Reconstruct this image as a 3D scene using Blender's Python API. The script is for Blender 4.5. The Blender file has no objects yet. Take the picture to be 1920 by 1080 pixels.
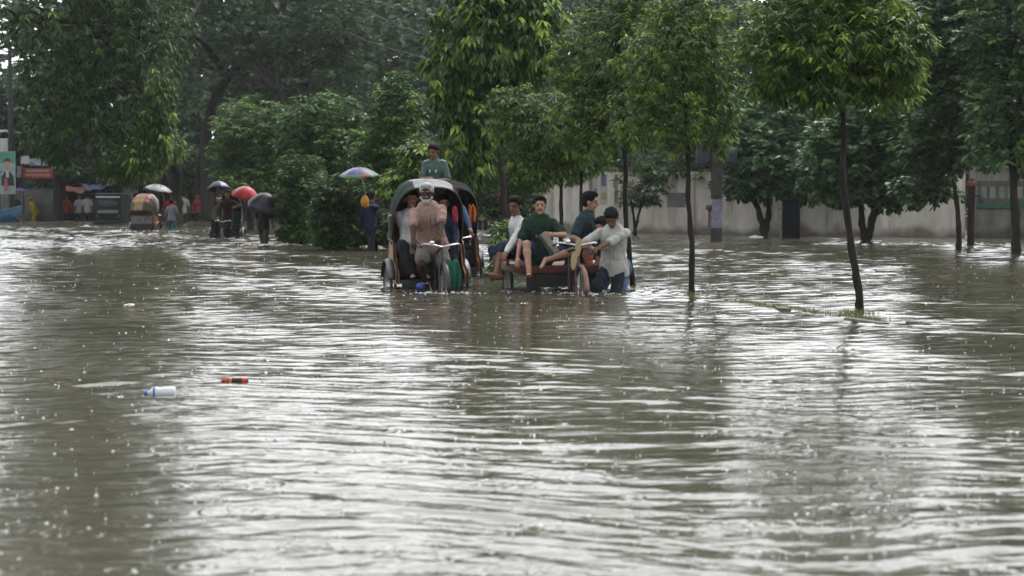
import bpy, bmesh, math, random
import numpy as np
from mathutils import Vector, Matrix, Quaternion
R = math.radians
random.seed(7)
rng = np.random.default_rng(7)
sc = bpy.context.scene
C = sc.collection

# ---------------------------------------------------------------- camera, sky, sun, exposure
CAM_H = 1.4
FPX = 70.0 / 36.0 * 1920.0
PITCH = math.atan(178.0 / FPX)
cam_d = bpy.data.cameras.new('camera')
cam = bpy.data.objects.new('camera', cam_d)
C.objects.link(cam)
cam.location = (0, 0, CAM_H)
cam.rotation_euler = (R(90) - PITCH, 0, 0)
cam_d.lens = 70.0
cam_d.sensor_width = 36.0
cam_d.clip_start = 0.1
cam_d.clip_end = 3000
cam_d.dof.use_dof = True
cam_d.dof.focus_distance = 28.3
cam_d.dof.aperture_fstop = 3.2
sc.camera = cam

SUN_EL, SUN_ROT = R(52), R(25)
w = bpy.data.worlds.new('World')
sc.world = w
w.use_nodes = True
nt = w.node_tree
bg = nt.nodes['Background']
sky = nt.nodes.new('ShaderNodeTexSky')
sky.sky_type = 'NISHITA'
sky.sun_disc = False
sky.sun_elevation = SUN_EL
sky.sun_rotation = SUN_ROT
sky.air_density = 1.0
sky.dust_density = 4.0
hs = nt.nodes.new('ShaderNodeHueSaturation')
hs.inputs['Saturation'].default_value = 0.15
nt.links.new(sky.outputs[0], hs.inputs['Color'])
cl = nt.nodes.new('ShaderNodeMix'); cl.data_type = 'RGBA'
cl.inputs[0].default_value = 0.72
nt.links.new(hs.outputs[0], cl.inputs[6])
# the cloud sheet: thinner and brighter ahead, where the sun stands behind it
gtc = nt.nodes.new('ShaderNodeTexCoord')
gd = nt.nodes.new('ShaderNodeVectorMath'); gd.operation = 'DOT_PRODUCT'
nt.links.new(gtc.outputs['Generated'], gd.inputs[0]); gd.inputs[1].default_value = (0.33, 0.80, 0.50)
gr_ = nt.nodes.new('ShaderNodeMapRange'); gr_.interpolation_type = 'SMOOTHSTEP'
nt.links.new(gd.outputs['Value'], gr_.inputs[0])
gr_.inputs[1].default_value = -0.2; gr_.inputs[2].default_value = 1.0; gr_.inputs[3].default_value = 0.0; gr_.inputs[4].default_value = 1.0
gcl = nt.nodes.new('ShaderNodeMix'); gcl.data_type = 'RGBA'
nt.links.new(gr_.outputs[0], gcl.inputs[0]); gcl.inputs[6].default_value = (5.8, 6.0, 6.2, 1); gcl.inputs[7].default_value = (13.0, 13.3, 13.5, 1)
nt.links.new(gcl.outputs[2], cl.inputs[7])
nt.links.new(cl.outputs[2], bg.inputs['Color'])
bg.inputs['Strength'].default_value = 0.115
sd = bpy.data.lights.new('sun', 'SUN')
sd.energy = 0.9
sd.angle = R(25)
sd.color = (1.0, 0.96, 0.9)
sun = bpy.data.objects.new('sun', sd)
C.objects.link(sun)
_sv = Vector((math.sin(SUN_ROT) * math.cos(SUN_EL), math.cos(SUN_ROT) * math.cos(SUN_EL), math.sin(SUN_EL)))
sun.rotation_euler = _sv.to_track_quat('Z', 'Y').to_euler()
sc.view_settings.view_transform = 'Standard'
sc.view_settings.look = 'None'
sc.view_settings.gamma = 1.0
sc.view_settings.exposure = 1.05
sc.render.engine = 'CYCLES'
sc.cycles.max_bounces = 6
sc.cycles.diffuse_bounces = 3
sc.cycles.glossy_bounces = 3
sc.cycles.transmission_bounces = 4
sc.cycles.volume_bounces = 0
sc.cycles.caustics_reflective = False
sc.cycles.caustics_refractive = False
sc.cycles.use_denoising = True

DEPTH = 0.40        # flood water over the road
def at(px, py, D):
    """the world point seen at a place of the photograph, D metres away"""
    a = (px - 960.0) / FPX; b = (540.0 - py) / FPX
    t = D / (math.cos(PITCH) + b * math.sin(PITCH))
    return Vector((a * t, D, CAM_H + t * (b * math.cos(PITCH) - math.sin(PITCH))))
def gw(px, py, z=0.0):
    a = (px - 960.0) / FPX; b = (540.0 - py) / FPX
    dz = b * math.cos(PITCH) - math.sin(PITCH); dy = math.cos(PITCH) + b * math.sin(PITCH)
    t = (z - CAM_H) / dz
    return Vector((a * t, dy * t, z))

# ---------------------------------------------------------------- materials
MATS = {}
def mat(name, col, rough=0.6, var=0.25, scale=6.0, bump=0.0, bscale=30.0, metal=0.0, col2=None, spec=0.3, stretch=None, trans=0.0, dist=0.01):
    if name in MATS: return MATS[name]
    m = bpy.data.materials.new(name); m.use_nodes = True
    t = m.node_tree; b = t.nodes['Principled BSDF']
    tc = t.nodes.new('ShaderNodeTexCoord')
    mp = t.nodes.new('ShaderNodeMapping')
    t.links.new(tc.outputs['Object'], mp.inputs[0])
    if stretch: mp.inputs['Scale'].default_value = stretch
    n = t.nodes.new('ShaderNodeTexNoise')
    n.inputs['Scale'].default_value = scale; n.inputs['Detail'].default_value = 6; n.inputs['Roughness'].default_value = 0.6
    t.links.new(mp.outputs[0], n.inputs['Vector'])
    cr = t.nodes.new('ShaderNodeValToRGB')
    cr.color_ramp.elements[0].position = 0.32; cr.color_ramp.elements[1].position = 0.68
    c2 = col2 if col2 else tuple(min(1, c * (1 + var)) for c in col)
    c1 = col if col2 else tuple(c * (1 - var) for c in col)
    cr.color_ramp.elements[0].color = (*c1, 1); cr.color_ramp.elements[1].color = (*c2, 1)
    t.links.new(n.outputs['Fac'], cr.inputs[0])
    t.links.new(cr.outputs[0], b.inputs['Base Color'])
    b.inputs['Roughness'].default_value = rough
    b.inputs['Metallic'].default_value = metal
    b.inputs['Specular IOR Level'].default_value = spec
    if trans: b.inputs['Transmission Weight'].default_value = trans
    if bump:
        n2 = t.nodes.new('ShaderNodeTexNoise'); n2.inputs['Scale'].default_value = bscale; n2.inputs['Detail'].default_value = 5
        t.links.new(mp.outputs[0], n2.inputs['Vector'])
        bm_ = t.nodes.new('ShaderNodeBump'); bm_.inputs['Strength'].default_value = bump; bm_.inputs['Distance'].default_value = dist
        t.links.new(n2.outputs['Fac'], bm_.inputs['Height'])
        t.links.new(bm_.outputs[0], b.inputs['Normal'])
    MATS[name] = m
    return m
def cloth(name, col, rough=0.85, check=None):
    """woven cloth with creases; check = colour of a fine check"""
    if name in MATS: return MATS[name]
    m = mat(name, col, rough, 0.14, 5.0, 1.0, 9.0, dist=0.03, spec=0.2, stretch=(1.6, 1.6, 0.8))
    if check:
        t = m.node_tree; b = t.nodes['Principled BSDF']
        src = b.inputs['Base Color'].links[0].from_socket
        tc = [n for n in t.nodes if n.type == 'TEX_COORD'][0]
        fac = None
        for d_ in ('X', 'Z'):
            wv = t.nodes.new('ShaderNodeTexWave'); wv.bands_direction = d_; wv.inputs['Scale'].default_value = 9.0; wv.inputs['Distortion'].default_value = 1.2
            wv.inputs['Detail'].default_value = 1.0
            t.links.new(tc.outputs['Object'], wv.inputs[0])
            if fac is None: fac = wv.outputs['Fac']
            else:
                mm = t.nodes.new('ShaderNodeMath'); mm.operation = 'MULTIPLY'
                t.links.new(fac, mm.inputs[0]); t.links.new(wv.outputs['Fac'], mm.inputs[1]); fac = mm.outputs[0]
        mx = t.nodes.new('ShaderNodeMix'); mx.data_type = 'RGBA'
        t.links.new(fac, mx.inputs[0]); t.links.new(src, mx.inputs[6]); mx.inputs[7].default_value = (*check, 1)
        t.links.new(mx.outputs[2], b.inputs['Base Color'])
    return m
def leafmat(name, dark, mid, bright, trans=0.3, rough=0.42):
    if name in MATS: return MATS[name]
    m = bpy.data.materials.new(name); m.use_nodes = True
    t = m.node_tree; b = t.nodes['Principled BSDF']; out = t.nodes['Material Output']
    a = t.nodes.new('ShaderNodeAttribute'); a.attribute_name = 'tint'
    cr = t.nodes.new('ShaderNodeValToRGB')
    e = cr.color_ramp.elements
    e[0].position = 0.0; e[0].color = (*dark, 1); e[1].position = 1.0; e[1].color = (*bright, 1)
    k = e.new(0.55); k.color = (*mid, 1)
    t.links.new(a.outputs['Fac'], cr.inputs[0])
    t.links.new(cr.outputs[0], b.inputs['Base Color'])
    b.inputs['Roughness'].default_value = rough
    b.inputs['Specular IOR Level'].default_value = 0.28
    tr = t.nodes.new('ShaderNodeBsdfTranslucent')
    t.links.new(cr.outputs[0], tr.inputs[0])
    mx = t.nodes.new('ShaderNodeMixShader'); mx.inputs[0].default_value = trans
    t.links.new(b.outputs[0], mx.inputs[1]); t.links.new(tr.outputs[0], mx.inputs[2])
    t.links.new(mx.outputs[0], out.inputs[0])
    MATS[name] = m
    return m

# ---------------------------------------------------------------- mesh helpers
def tag(o, label=None, cat=None, group=None, kind=None):
    if label: o['label'] = label
    if cat: o['category'] = cat
    if group: o['group'] = group
    if kind: o['kind'] = kind
    return o
def empty(name, loc, rz=0.0, label=None, cat=None, group=None):
    o = bpy.data.objects.new(name, None); C.objects.link(o)
    o.empty_display_size = 0.2
    o.location = loc; o.rotation_euler = (0, 0, rz)
    return tag(o, label, cat, group)
def frame_of(d, hint=None):
    d = Vector(d).normalized()
    h = Vector(hint) if hint is not None else Vector((0, 0, 1))
    if abs(d.dot(h.normalized())) > 0.98: h = Vector((0, 1, 0)) if abs(d.y) < 0.9 else Vector((1, 0, 0))
    a = h.cross(d).normalized(); b = d.cross(a).normalized()
    return a, b, d
class MB:
    def __init__(self): self.v = []; self.f = []; self.m = []
    def add(self, vs, fs, mi=0):
        n = len(self.v); self.v += [tuple(x) for x in vs]
        for q in fs: self.f.append(tuple(i + n for i in q)); self.m.append(mi)
        return self
    def box(self, c, s, rot=None, mi=0, bev=0.0):
        c = Vector(c); hx, hy, hz = s[0] / 2, s[1] / 2, s[2] / 2
        if bev <= 0:
            vs = [Vector((x, y, z)) for z in (-hz, hz) for y in (-hy, hy) for x in (-hx, hx)]
            fs = [(0, 2, 3, 1), (4, 5, 7, 6), (0, 1, 5, 4), (2, 6, 7, 3), (0, 4, 6, 2), (1, 3, 7, 5)]
        else:
            bm = bmesh.new(); bmesh.ops.create_cube(bm, size=1.0)
            for v in bm.verts: v.co = Vector((v.co.x * s[0], v.co.y * s[1], v.co.z * s[2]))
            bmesh.ops.bevel(bm, geom=bm.edges[:], offset=bev, segments=2, affect='EDGES', profile=0.6)
            bm.verts.index_update()
            vs = [v.co.copy() for v in bm.verts]; fs = [tuple(v.index for v in f.verts) for f in bm.faces]; bm.free()
        if rot is not None:
            M_ = rot if isinstance(rot, Matrix) else Matrix.Rotation(rot, 3, 'Z')
            vs = [M_ @ v for v in vs]
        return self.add([v + c for v in vs], fs, mi)
    def tube(self, pts, rad, seg=8, mi=0, flat=1.0, hint=None, caps=True):
        pts = [Vector(p) for p in pts]; n = len(pts)
        if not isinstance(rad, (list, tuple)): rad = [rad] * n
        vs = []; prev = None
        for i, p in enumerate(pts):
            d = (pts[min(i + 1, n - 1)] - pts[max(i - 1, 0)])
            if d.length < 1e-9: d = Vector((0, 0, 1))
            d.normalize()
            if prev is None: a, b, _ = frame_of(d, hint)
            else:
                a = (prev - d * prev.dot(d))
                a = a.normalized() if a.length > 1e-6 else frame_of(d)[0]
                b = d.cross(a)
            prev = a
            for k in range(seg):
                t = 2 * math.pi * k / seg
                vs.append(p + a * math.cos(t) * rad[i] + b * math.sin(t) * rad[i] * flat)
        fs = []
        for i in range(n - 1):
            for k in range(seg):
                fs.append((i * seg + k, i * seg + (k + 1) % seg, (i + 1) * seg + (k + 1) % seg, (i + 1) * seg + k))
        if caps:
            fs.append(tuple(range(seg - 1, -1, -1))); fs.append(tuple((n - 1) * seg + k for k in range(seg)))
        return self.add(vs, fs, mi)
    def torus(self, c, axis, R_, r, seg=32, rs=6, mi=0, arc=None, w=1.0):
        a, b, d = frame_of(axis); c = Vector(c)
        a0, a1 = arc if arc else (0, 2 * math.pi)
        full = arc is None; n = seg if full else seg + 1
        vs = []
        for i in range(n):
            t = a0 + (a1 - a0) * i / seg
            o = a * math.cos(t) + b * math.sin(t)
            for k in range(rs):
                u = 2 * math.pi * k / rs
                vs.append(c + o * (R_ + r * math.cos(u)) + d * (r * w * math.sin(u)))
        fs = []
        for i in range(n if full else n - 1):
            j = (i + 1) % n
            for k in range(rs): fs.append((i * rs + k, j * rs + k, j * rs + (k + 1) % rs, i * rs + (k + 1) % rs))
        if not full:
            fs.append(tuple(range(rs))); fs.append(tuple((n - 1) * rs + k for k in reversed(range(rs))))
        return self.add(vs, fs, mi)
    def ell(self, c, r, axes=None, seg=16, rings=10, mi=0):
        c = Vector(c); A = axes or (Vector((1, 0, 0)), Vector((0, 1, 0)), Vector((0, 0, 1)))
        vs = [c - A[2] * r[2]]
        for i in range(1, rings):
            p = -math.pi / 2 + math.pi * i / rings
            for k in range(seg):
                t = 2 * math.pi * k / seg
                vs.append(c + A[0] * (r[0] * math.cos(p) * math.cos(t)) + A[1] * (r[1] * math.cos(p) * math.sin(t)) + A[2] * (r[2] * math.sin(p)))
        vs.append(c + A[2] * r[2])
        fs = [(0, 1 + (k + 1) % seg, 1 + k) for k in range(seg)]
        for i in range(rings - 2):
            for k in range(seg):
                fs.append((1 + i * seg + k, 1 + i * seg + (k + 1) % seg, 1 + (i + 1) * seg + (k + 1) % seg, 1 + (i + 1) * seg + k))
        L = len(vs) - 1; s0 = 1 + (rings - 2) * seg
        fs += [(s0 + k, s0 + (k + 1) % seg, L) for k in range(seg)]
        return self.add(vs, fs, mi)
    def cap(self, p0, r0, p1, r1, seg=14, flat=1.0, hint=None):
        """tapered capsule"""
        p0 = Vector(p0); p1 = Vector(p1); d = p1 - p0
        if d.length < 1e-6: d = Vector((0, 0, 1e-4))
        dn = d.normalized(); pts = []; rad = []
        for q in (0.02, 0.35, 0.7, 0.94):
            pts.append(p0 - dn * r0 * math.sqrt(max(0, 1 - q * q))); rad.append(r0 * q)
        pts.append(p0); rad.append(r0); pts.append((p0 + p1) / 2); rad.append((r0 + r1) / 2); pts.append(p1); rad.append(r1)
        for q in (0.94, 0.7, 0.35, 0.02):
            pts.append(p1 + dn * r1 * math.sqrt(max(0, 1 - q * q))); rad.append(r1 * q)
        vs = []; a, b, _ = frame_of(dn, hint)
        for p, r in zip(pts, rad):
            for k in range(seg):
                t = 2 * math.pi * k / seg
                vs.append(p + a * math.cos(t) * r + b * math.sin(t) * r * flat)
        n = len(pts); fs = []
        for i in range(n - 1):
            for k in range(seg):
                fs.append((i * seg + k, i * seg + (k + 1) % seg, (i + 1) * seg + (k + 1) % seg, (i + 1) * seg + k))
        fs.append(tuple(range(seg - 1, -1, -1))); fs.append(tuple((n - 1) * seg + k for k in range(seg)))
        return self.add(vs, fs)
    def build(self, name, mats, parent=None, origin=None, smooth=True, world=False):
        me = bpy.data.meshes.new(name)
        o0 = Vector(origin) if origin is not None else Vector((0, 0, 0))
        if world and parent is not None:
            bpy.context.view_layer.update()
            Mi = parent.matrix_world.inverted(); vs = [Mi @ Vector(v) for v in self.v]; o0 = Vector((0, 0, 0))
        else: vs = [Vector(v) - o0 for v in self.v]
        me.from_pydata(vs, [], self.f)
        if not isinstance(mats, (list, tuple)): mats = [mats]
        for m in mats: me.materials.append(m)
        if len(mats) > 1: me.polygons.foreach_set('material_index', self.m)
        if smooth: me.polygons.foreach_set('use_smooth', [True] * len(me.polygons))
        bm = bmesh.new(); bm.from_mesh(me); bmesh.ops.recalc_face_normals(bm, faces=bm.faces); bm.to_mesh(me); bm.free()
        if smooth == 'auto' or smooth is True:
            try: me.set_sharp_from_angle(angle=R(42))
            except Exception: pass
        o = bpy.data.objects.new(name, me); C.objects.link(o)
        if parent is not None: o.parent = parent
        elif origin is not None: o.location = o0
        return o
def remeshed(mb, name, m, vox, parent=None, origin=None, smooth=3, noise=0.0, nscale=14.0):
    """one continuous skin over overlapping shapes"""
    me = bpy.data.meshes.new(name + '_raw'); me.from_pydata(mb.v, [], mb.f)
    bm = bmesh.new(); bm.from_mesh(me); bmesh.ops.recalc_face_normals(bm, faces=bm.faces); bm.to_mesh(me); bm.free()
    t = bpy.data.objects.new('tmp', me); C.objects.link(t)
    md = t.modifiers.new('r', 'REMESH'); md.mode = 'VOXEL'; md.voxel_size = vox
    if smooth:
        sm = t.modifiers.new('s', 'SMOOTH'); sm.factor = 0.5; sm.iterations = smooth
    dg = bpy.context.evaluated_depsgraph_get()
    me2 = bpy.data.meshes.new_from_object(t.evaluated_get(dg), depsgraph=dg)
    bpy.data.objects.remove(t); bpy.data.meshes.remove(me)
    me2.name = name
    n = len(me2.vertices)
    co = np.empty(n * 3, 'f4'); me2.vertices.foreach_get('co', co); co = co.reshape(-1, 3)
    if noise and n:
        no = np.empty(n * 3, 'f4'); me2.vertices.foreach_get('normal', no); no = no.reshape(-1, 3)
        s = nscale
        h = np.sin(co[:, 0] * s + 2 * np.sin(co[:, 2] * s * .7)) * np.sin(co[:, 2] * s * .8 + 1.7 * np.sin(co[:, 1] * s)) + .5 * np.sin(co[:, 1] * s * 2.1 + co[:, 2] * s * 1.4 + 2 * np.sin(co[:, 0] * s * 1.3))
        co = co + no * (h * noise)[:, None]
    if origin is not None: co = co - np.array(origin, 'f4')
    me2.vertices.foreach_set('co', co.astype('f4').ravel())
    me2.materials.clear(); me2.materials.append(m)
    me2.polygons.foreach_set('use_smooth', [True] * len(me2.polygons))
    me2.update()
    o = bpy.data.objects.new(name, me2); C.objects.link(o)
    if parent is not None: o.parent = parent
    elif origin is not None: o.location = origin
    return o
def np_mesh(name, V, polys, m, attr=None, smooth=False, parent=None, origin=None):
    """V (n,3); polys (k,c) constant corner count"""
    me = bpy.data.meshes.new(name)
    if origin is not None: V = V - np.array(origin)
    me.vertices.add(len(V)); me.vertices.foreach_set('co', V.astype('f4').ravel())
    k, c = polys.shape
    me.loops.add(k * c); me.loops.foreach_set('vertex_index', polys.astype('i4').ravel())
    me.polygons.add(k); me.polygons.foreach_set('loop_start', (np.arange(k) * c).astype('i4'))
    try: me.polygons.foreach_set('loop_total', np.full(k, c, 'i4'))
    except Exception: pass
    if attr is not None:
        a = me.attributes.new('tint', 'FLOAT', 'FACE'); a.data.foreach_set('value', attr.astype('f4'))
    me.polygons.foreach_set('use_smooth', [smooth] * k)
    me.materials.append(m); me.update(calc_edges=True); me.validate()
    o = bpy.data.objects.new(name, me); C.objects.link(o)
    if parent is not None: o.parent = parent
    elif origin is not None: o.location = origin
    return o
# ---------------------------------------------------------------- the setting: ground, water
gm = mat('mud_road', (0.10, 0.09, 0.07), 0.8, 0.3, 0.6, 0.4, 8.0)
g = MB(); S_ = 900
g.add([(-S_, -60, 0), (S_, -60, 0), (S_, 1500, 0), (-S_, 1500, 0)], [(0, 1, 2, 3)])
go = g.build('ground', gm, origin=(0, 0, 0), smooth=False); go.location.z = -DEPTH; tag(go, kind='structure')

def make_water():
    # rows grow with distance; columns fan out; the surface itself is a field of wind ripples
    rows = [-60, -30, -12, -4, 1.0, 3.0]
    y = 4.6
    while y < 118:
        rows.append(y); y += 0.019 + 0.0011 * max(0, y - 6)
    while y < 1500: rows.append(y); y *= 1.25
    rows = np.array(rows)
    tf = np.arange(-0.31, 0.3101, 0.0016)
    e = 0.31 * 1.35 ** np.arange(1, 16)
    t = np.concatenate([-e[::-1], tf, e])
    X = np.maximum(rows, 4.6)[:, None] * t[None, :]
    Y = np.repeat(rows[:, None], len(t), 1)
    r = np.random.default_rng(3)
    H = np.zeros_like(X)
    # slow changes in how strong the ripples are (gusts, sheltered patches)
    gust = 0.9 + 0.22 * np.sin(X * 0.55 + 1.3 * np.sin(Y * 0.21)) * np.sin(Y * 0.33 + 0.8 * np.sin(X * 0.3 + 2)) + 0.2 * np.sin(X * 1.7 + Y * 0.9)
    gust = np.clip(gust, 0.25, 1.5)
    wx = X + 0.25 * np.sin(Y * 0.8 + 0.5 * X) + 0.12 * np.sin(Y * 2.1 - X); wy = Y + 0.22 * np.sin(X * 0.9) + 0.16 * np.sin(X * 2.3 + Y * 0.7)
    for i in range(84):
        u = r.random()
        lam = 0.070 * (1.0 / 0.070) ** (u ** 1.15)
        spread = R(7 + 9 * (lam < 0.35) + 8 * r.random())
        th = r.normal(0, 1) * spread + R(4)
        k = 2 * math.pi / lam
        slope = 0.0122 * (0.4 + 1.1 * r.random()) * (1.0 if lam < 0.7 else 0.5)
        H += slope / k * np.sin(k * (wx * math.sin(th) + wy * math.cos(th)) + r.random() * 6.28) * (gust if lam < 0.9 else 1)
    for i in range(16):       # a cross chop from the other side
        lam = 0.16 + 0.5 * r.random(); th = R(r.uniform(35, 145)); k = 2 * math.pi / lam
        H += 0.0065 / k * np.sin(k * (wx * math.sin(th) + wy * math.cos(th)) + r.random() * 6.28) * gust
    # far water is chopped up by the rain and by traffic
    far = np.clip((Y - 32) / 30, 0, 1)
    H *= 1 + 1.7 * far
    # wakes round the wheels and legs
    for (cx, cy, A, lam, reach) in WAKES:
        d = np.sqrt((X - cx) ** 2 + (Y - cy) ** 2)
        H += A * np.sin(2 * math.pi * d / lam + 0.8 * np.sin(np.arctan2(Y - cy, X - cx) * 5)) * np.exp(-d / reach) * np.clip(d / 0.2, 0, 1)
    # rain rings
    for i in range(1300):
        cy = 5.5 + 28 * r.random() ** 0.8; cx = (r.random() - .5) * 0.56 * cy
        a = r.uniform(0.0014, 0.0032); R0 = r.uniform(0.03, 0.12)
        j0, j1 = np.searchsorted(rows, [cy - 0.2, cy + 0.2]); i0, i1 = np.searchsorted(t, [(cx - 0.2) / cy, (cx + 0.2) / cy])
        d = np.sqrt((X[j0:j1, i0:i1] - cx) ** 2 + (Y[j0:j1, i0:i1] - cy) ** 2)
        H[j0:j1, i0:i1] += a * np.cos((d - R0) * 130) * np.exp(-((d - R0) / 0.03) ** 2)
    fade = np.clip((Y - 2) / 4, 0, 1) * np.clip((118 - Y) / 20, 0, 1)
    fade = fade * np.clip((0.42 - np.abs(t[None, :])) / 0.08, 0, 1)
    H *= fade
    V = np.stack([X, Y, H], -1).reshape(-1, 3)
    nr, nc = X.shape
    a = (np.arange(nr - 1)[:, None] * nc + np.arange(nc - 1)[None, :]).ravel()
    P = np.stack([a, a + 1, a + nc + 1, a + nc], 1)
    m = bpy.data.materials.new('flood_water'); m.use_nodes = True
    tt = m.node_tree; b = tt.nodes['Principled BSDF']
    tc = tt.nodes.new('ShaderNodeTexCoord')
    n = tt.nodes.new('ShaderNodeTexNoise'); n.inputs['Scale'].default_value = 0.35; n.inputs['Detail'].default_value = 4
    tt.links.new(tc.outputs['Object'], n.inputs['Vector'])
    cr = tt.nodes.new('ShaderNodeValToRGB'); cr.color_ramp.elements[0].position = .35; cr.color_ramp.elements[1].position = .7
    cr.color_ramp.elements[0].color = (0.056, 0.052, 0.037, 1); cr.color_ramp.elements[1].color = (0.074, 0.069, 0.050, 1)
    tt.links.new(n.outputs['Fac'], cr.inputs[0]); tt.links.new(cr.outputs[0], b.inputs['Base Color'])
    b.inputs['Roughness'].default_value = 0.06; b.inputs['IOR'].default_value = 1.333
    mp = tt.nodes.new('ShaderNodeMapping'); mp.inputs['Scale'].default_value = (9, 22, 9)
    tt.links.new(tc.outputs['Object'], mp.inputs[0])
    n2 = tt.nodes.new('ShaderNodeTexNoise'); n2.inputs['Scale'].default_value = 1.0; n2.inputs['Detail'].default_value = 3
    tt.links.new(mp.outputs[0], n2.inputs['Vector'])
    bp = tt.nodes.new('ShaderNodeBump'); bp.inputs['Strength'].default_value = 0.45; bp.inputs['Distance'].default_value = 0.006
    tt.links.new(n2.outputs['Fac'], bp.inputs['Height']); tt.links.new(bp.outputs[0], b.inputs['Normal'])
    o = np_mesh('water', V, P, m, smooth=True)
    tag(o, kind='structure')
WAKES = [(-1.0, 28.0, .010, .36, 1.2), (-1.5, 29.2, .008, .3, 1.0), (0.92, 27.4, .010, .33, 1.2), (1.35, 28.2, .012, .30, 1.3), (0.1, 28.6, .008, .4, 1.2),
         (-7.0, 54.5, .02, .5, 2.5), (-8.9, 62, .02, .5, 3), (-13.5, 74, .02, .6, 4), (-6.0, 53, .02, .45, 2), (4.1, 23.4, .0035, .16, .5), (2.5, 27.8, .004, .18, .6), (1.79, 29.7, .005, .2, .6)]
make_water()

# rain hitting the surface: little crowns and jets of water, more than anyone could count
def rain_splashes():
    m = mat('splash_water', (0.42, 0.42, 0.41), 0.2, 0.1, 20, spec=0.6)
    mb = MB(); r = random.Random(5)
    for i in range(3600):
        D = 5.6 + 50 * r.random() ** 1.15
        x = (r.random() - .5) * 0.54 * D
        s = r.uniform(0.35, 1.0) * (1.0 if D < 25 else 1.35)
        rr = 0.014 * s; n = 5
        hgt = r.choice((0.004, 0.005, 0.006, 0.008, 0.008, 0.006, 0.010, 0.022)) * s
        # low crown
        vs = []; 
        for k in range(n):
            t = 2 * math.pi * k / n + i
            q = rr * r.uniform(.7, 1.4)
            vs.append((x + q * math.cos(t), D + q * math.sin(t), -0.004))
        vs.append((x + r.uniform(-.003, .003), D, 0.003 + hgt * 0.5))
        mb.add(vs, [(k, (k + 1) % n, n) for k in range(n)])
        if hgt > 0.011:
            w_ = 0.0022 * s; top = hgt * 1.3
            mb.add([(x - w_, D, 0), (x + w_, D, 0), (x, D + w_, 0), (x, D, top)], [(0, 1, 3), (1, 2, 3), (2, 0, 3)])
            mb.ell((x, D, top + .006), (.004 * s, .004 * s, .006 * s), seg=5, rings=3)
        for q in range(r.randint(0, 2)):
            mb.ell((x + r.uniform(-.05, .05) * s, D + r.uniform(-.03, .03), r.uniform(.004, .03) * s), (.0028 * s, .0028 * s, .0022 * s), seg=4, rings=3)
    o = mb.build('rain_splashes', m, origin=(0, 20, 0)); tag(o, 'small white splashes of raindrops all over the flood water', kind='stuff')
rain_splashes()
def foam():
    m = mat('foam_white', (0.62, 0.62, 0.60), 0.4, 0.1, 20, bump=.5)
    mb = MB(); r = random.Random(9)
    spots = [(-6.3, 53.6, 1.0, 130, .035), (-1.0, 27.9, .5, 110, .011), (1.2, 27.8, .6, 150, .011), (-1.75, 29.6, .3, 60, .010), (4.1, 23.4, .12, 14, .006), (2.5, 27.8, .15, 16, .007), (1.79, 29.7, .2, 20, .008), (-1.9, 28.6, .5, 40, .008), (1.8, 29.2, .4, 50, .012), (-8.6, 61.5, 1.2, 60, .03), (-14, 73, 2.0, 60, .03), (0.3, 28.3, .5, 50, .008)]
    for (x, y, s, n, q) in spots:
        for i in range(n):
            px = x + r.gauss(0, s * .5); py = y + r.gauss(0, s * .4)
            mb.ell((px, py, 0.002), (q * r.uniform(.4, 2.2), q * r.uniform(.4, 1.4), q * r.uniform(.3, 1.0)), seg=6, rings=4)
    o = mb.build('wake_foam', m, origin=(0, 30, 0)); tag(o, 'white broken foam where wheels and legs stir the water', kind='stuff')
foam()

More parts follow.
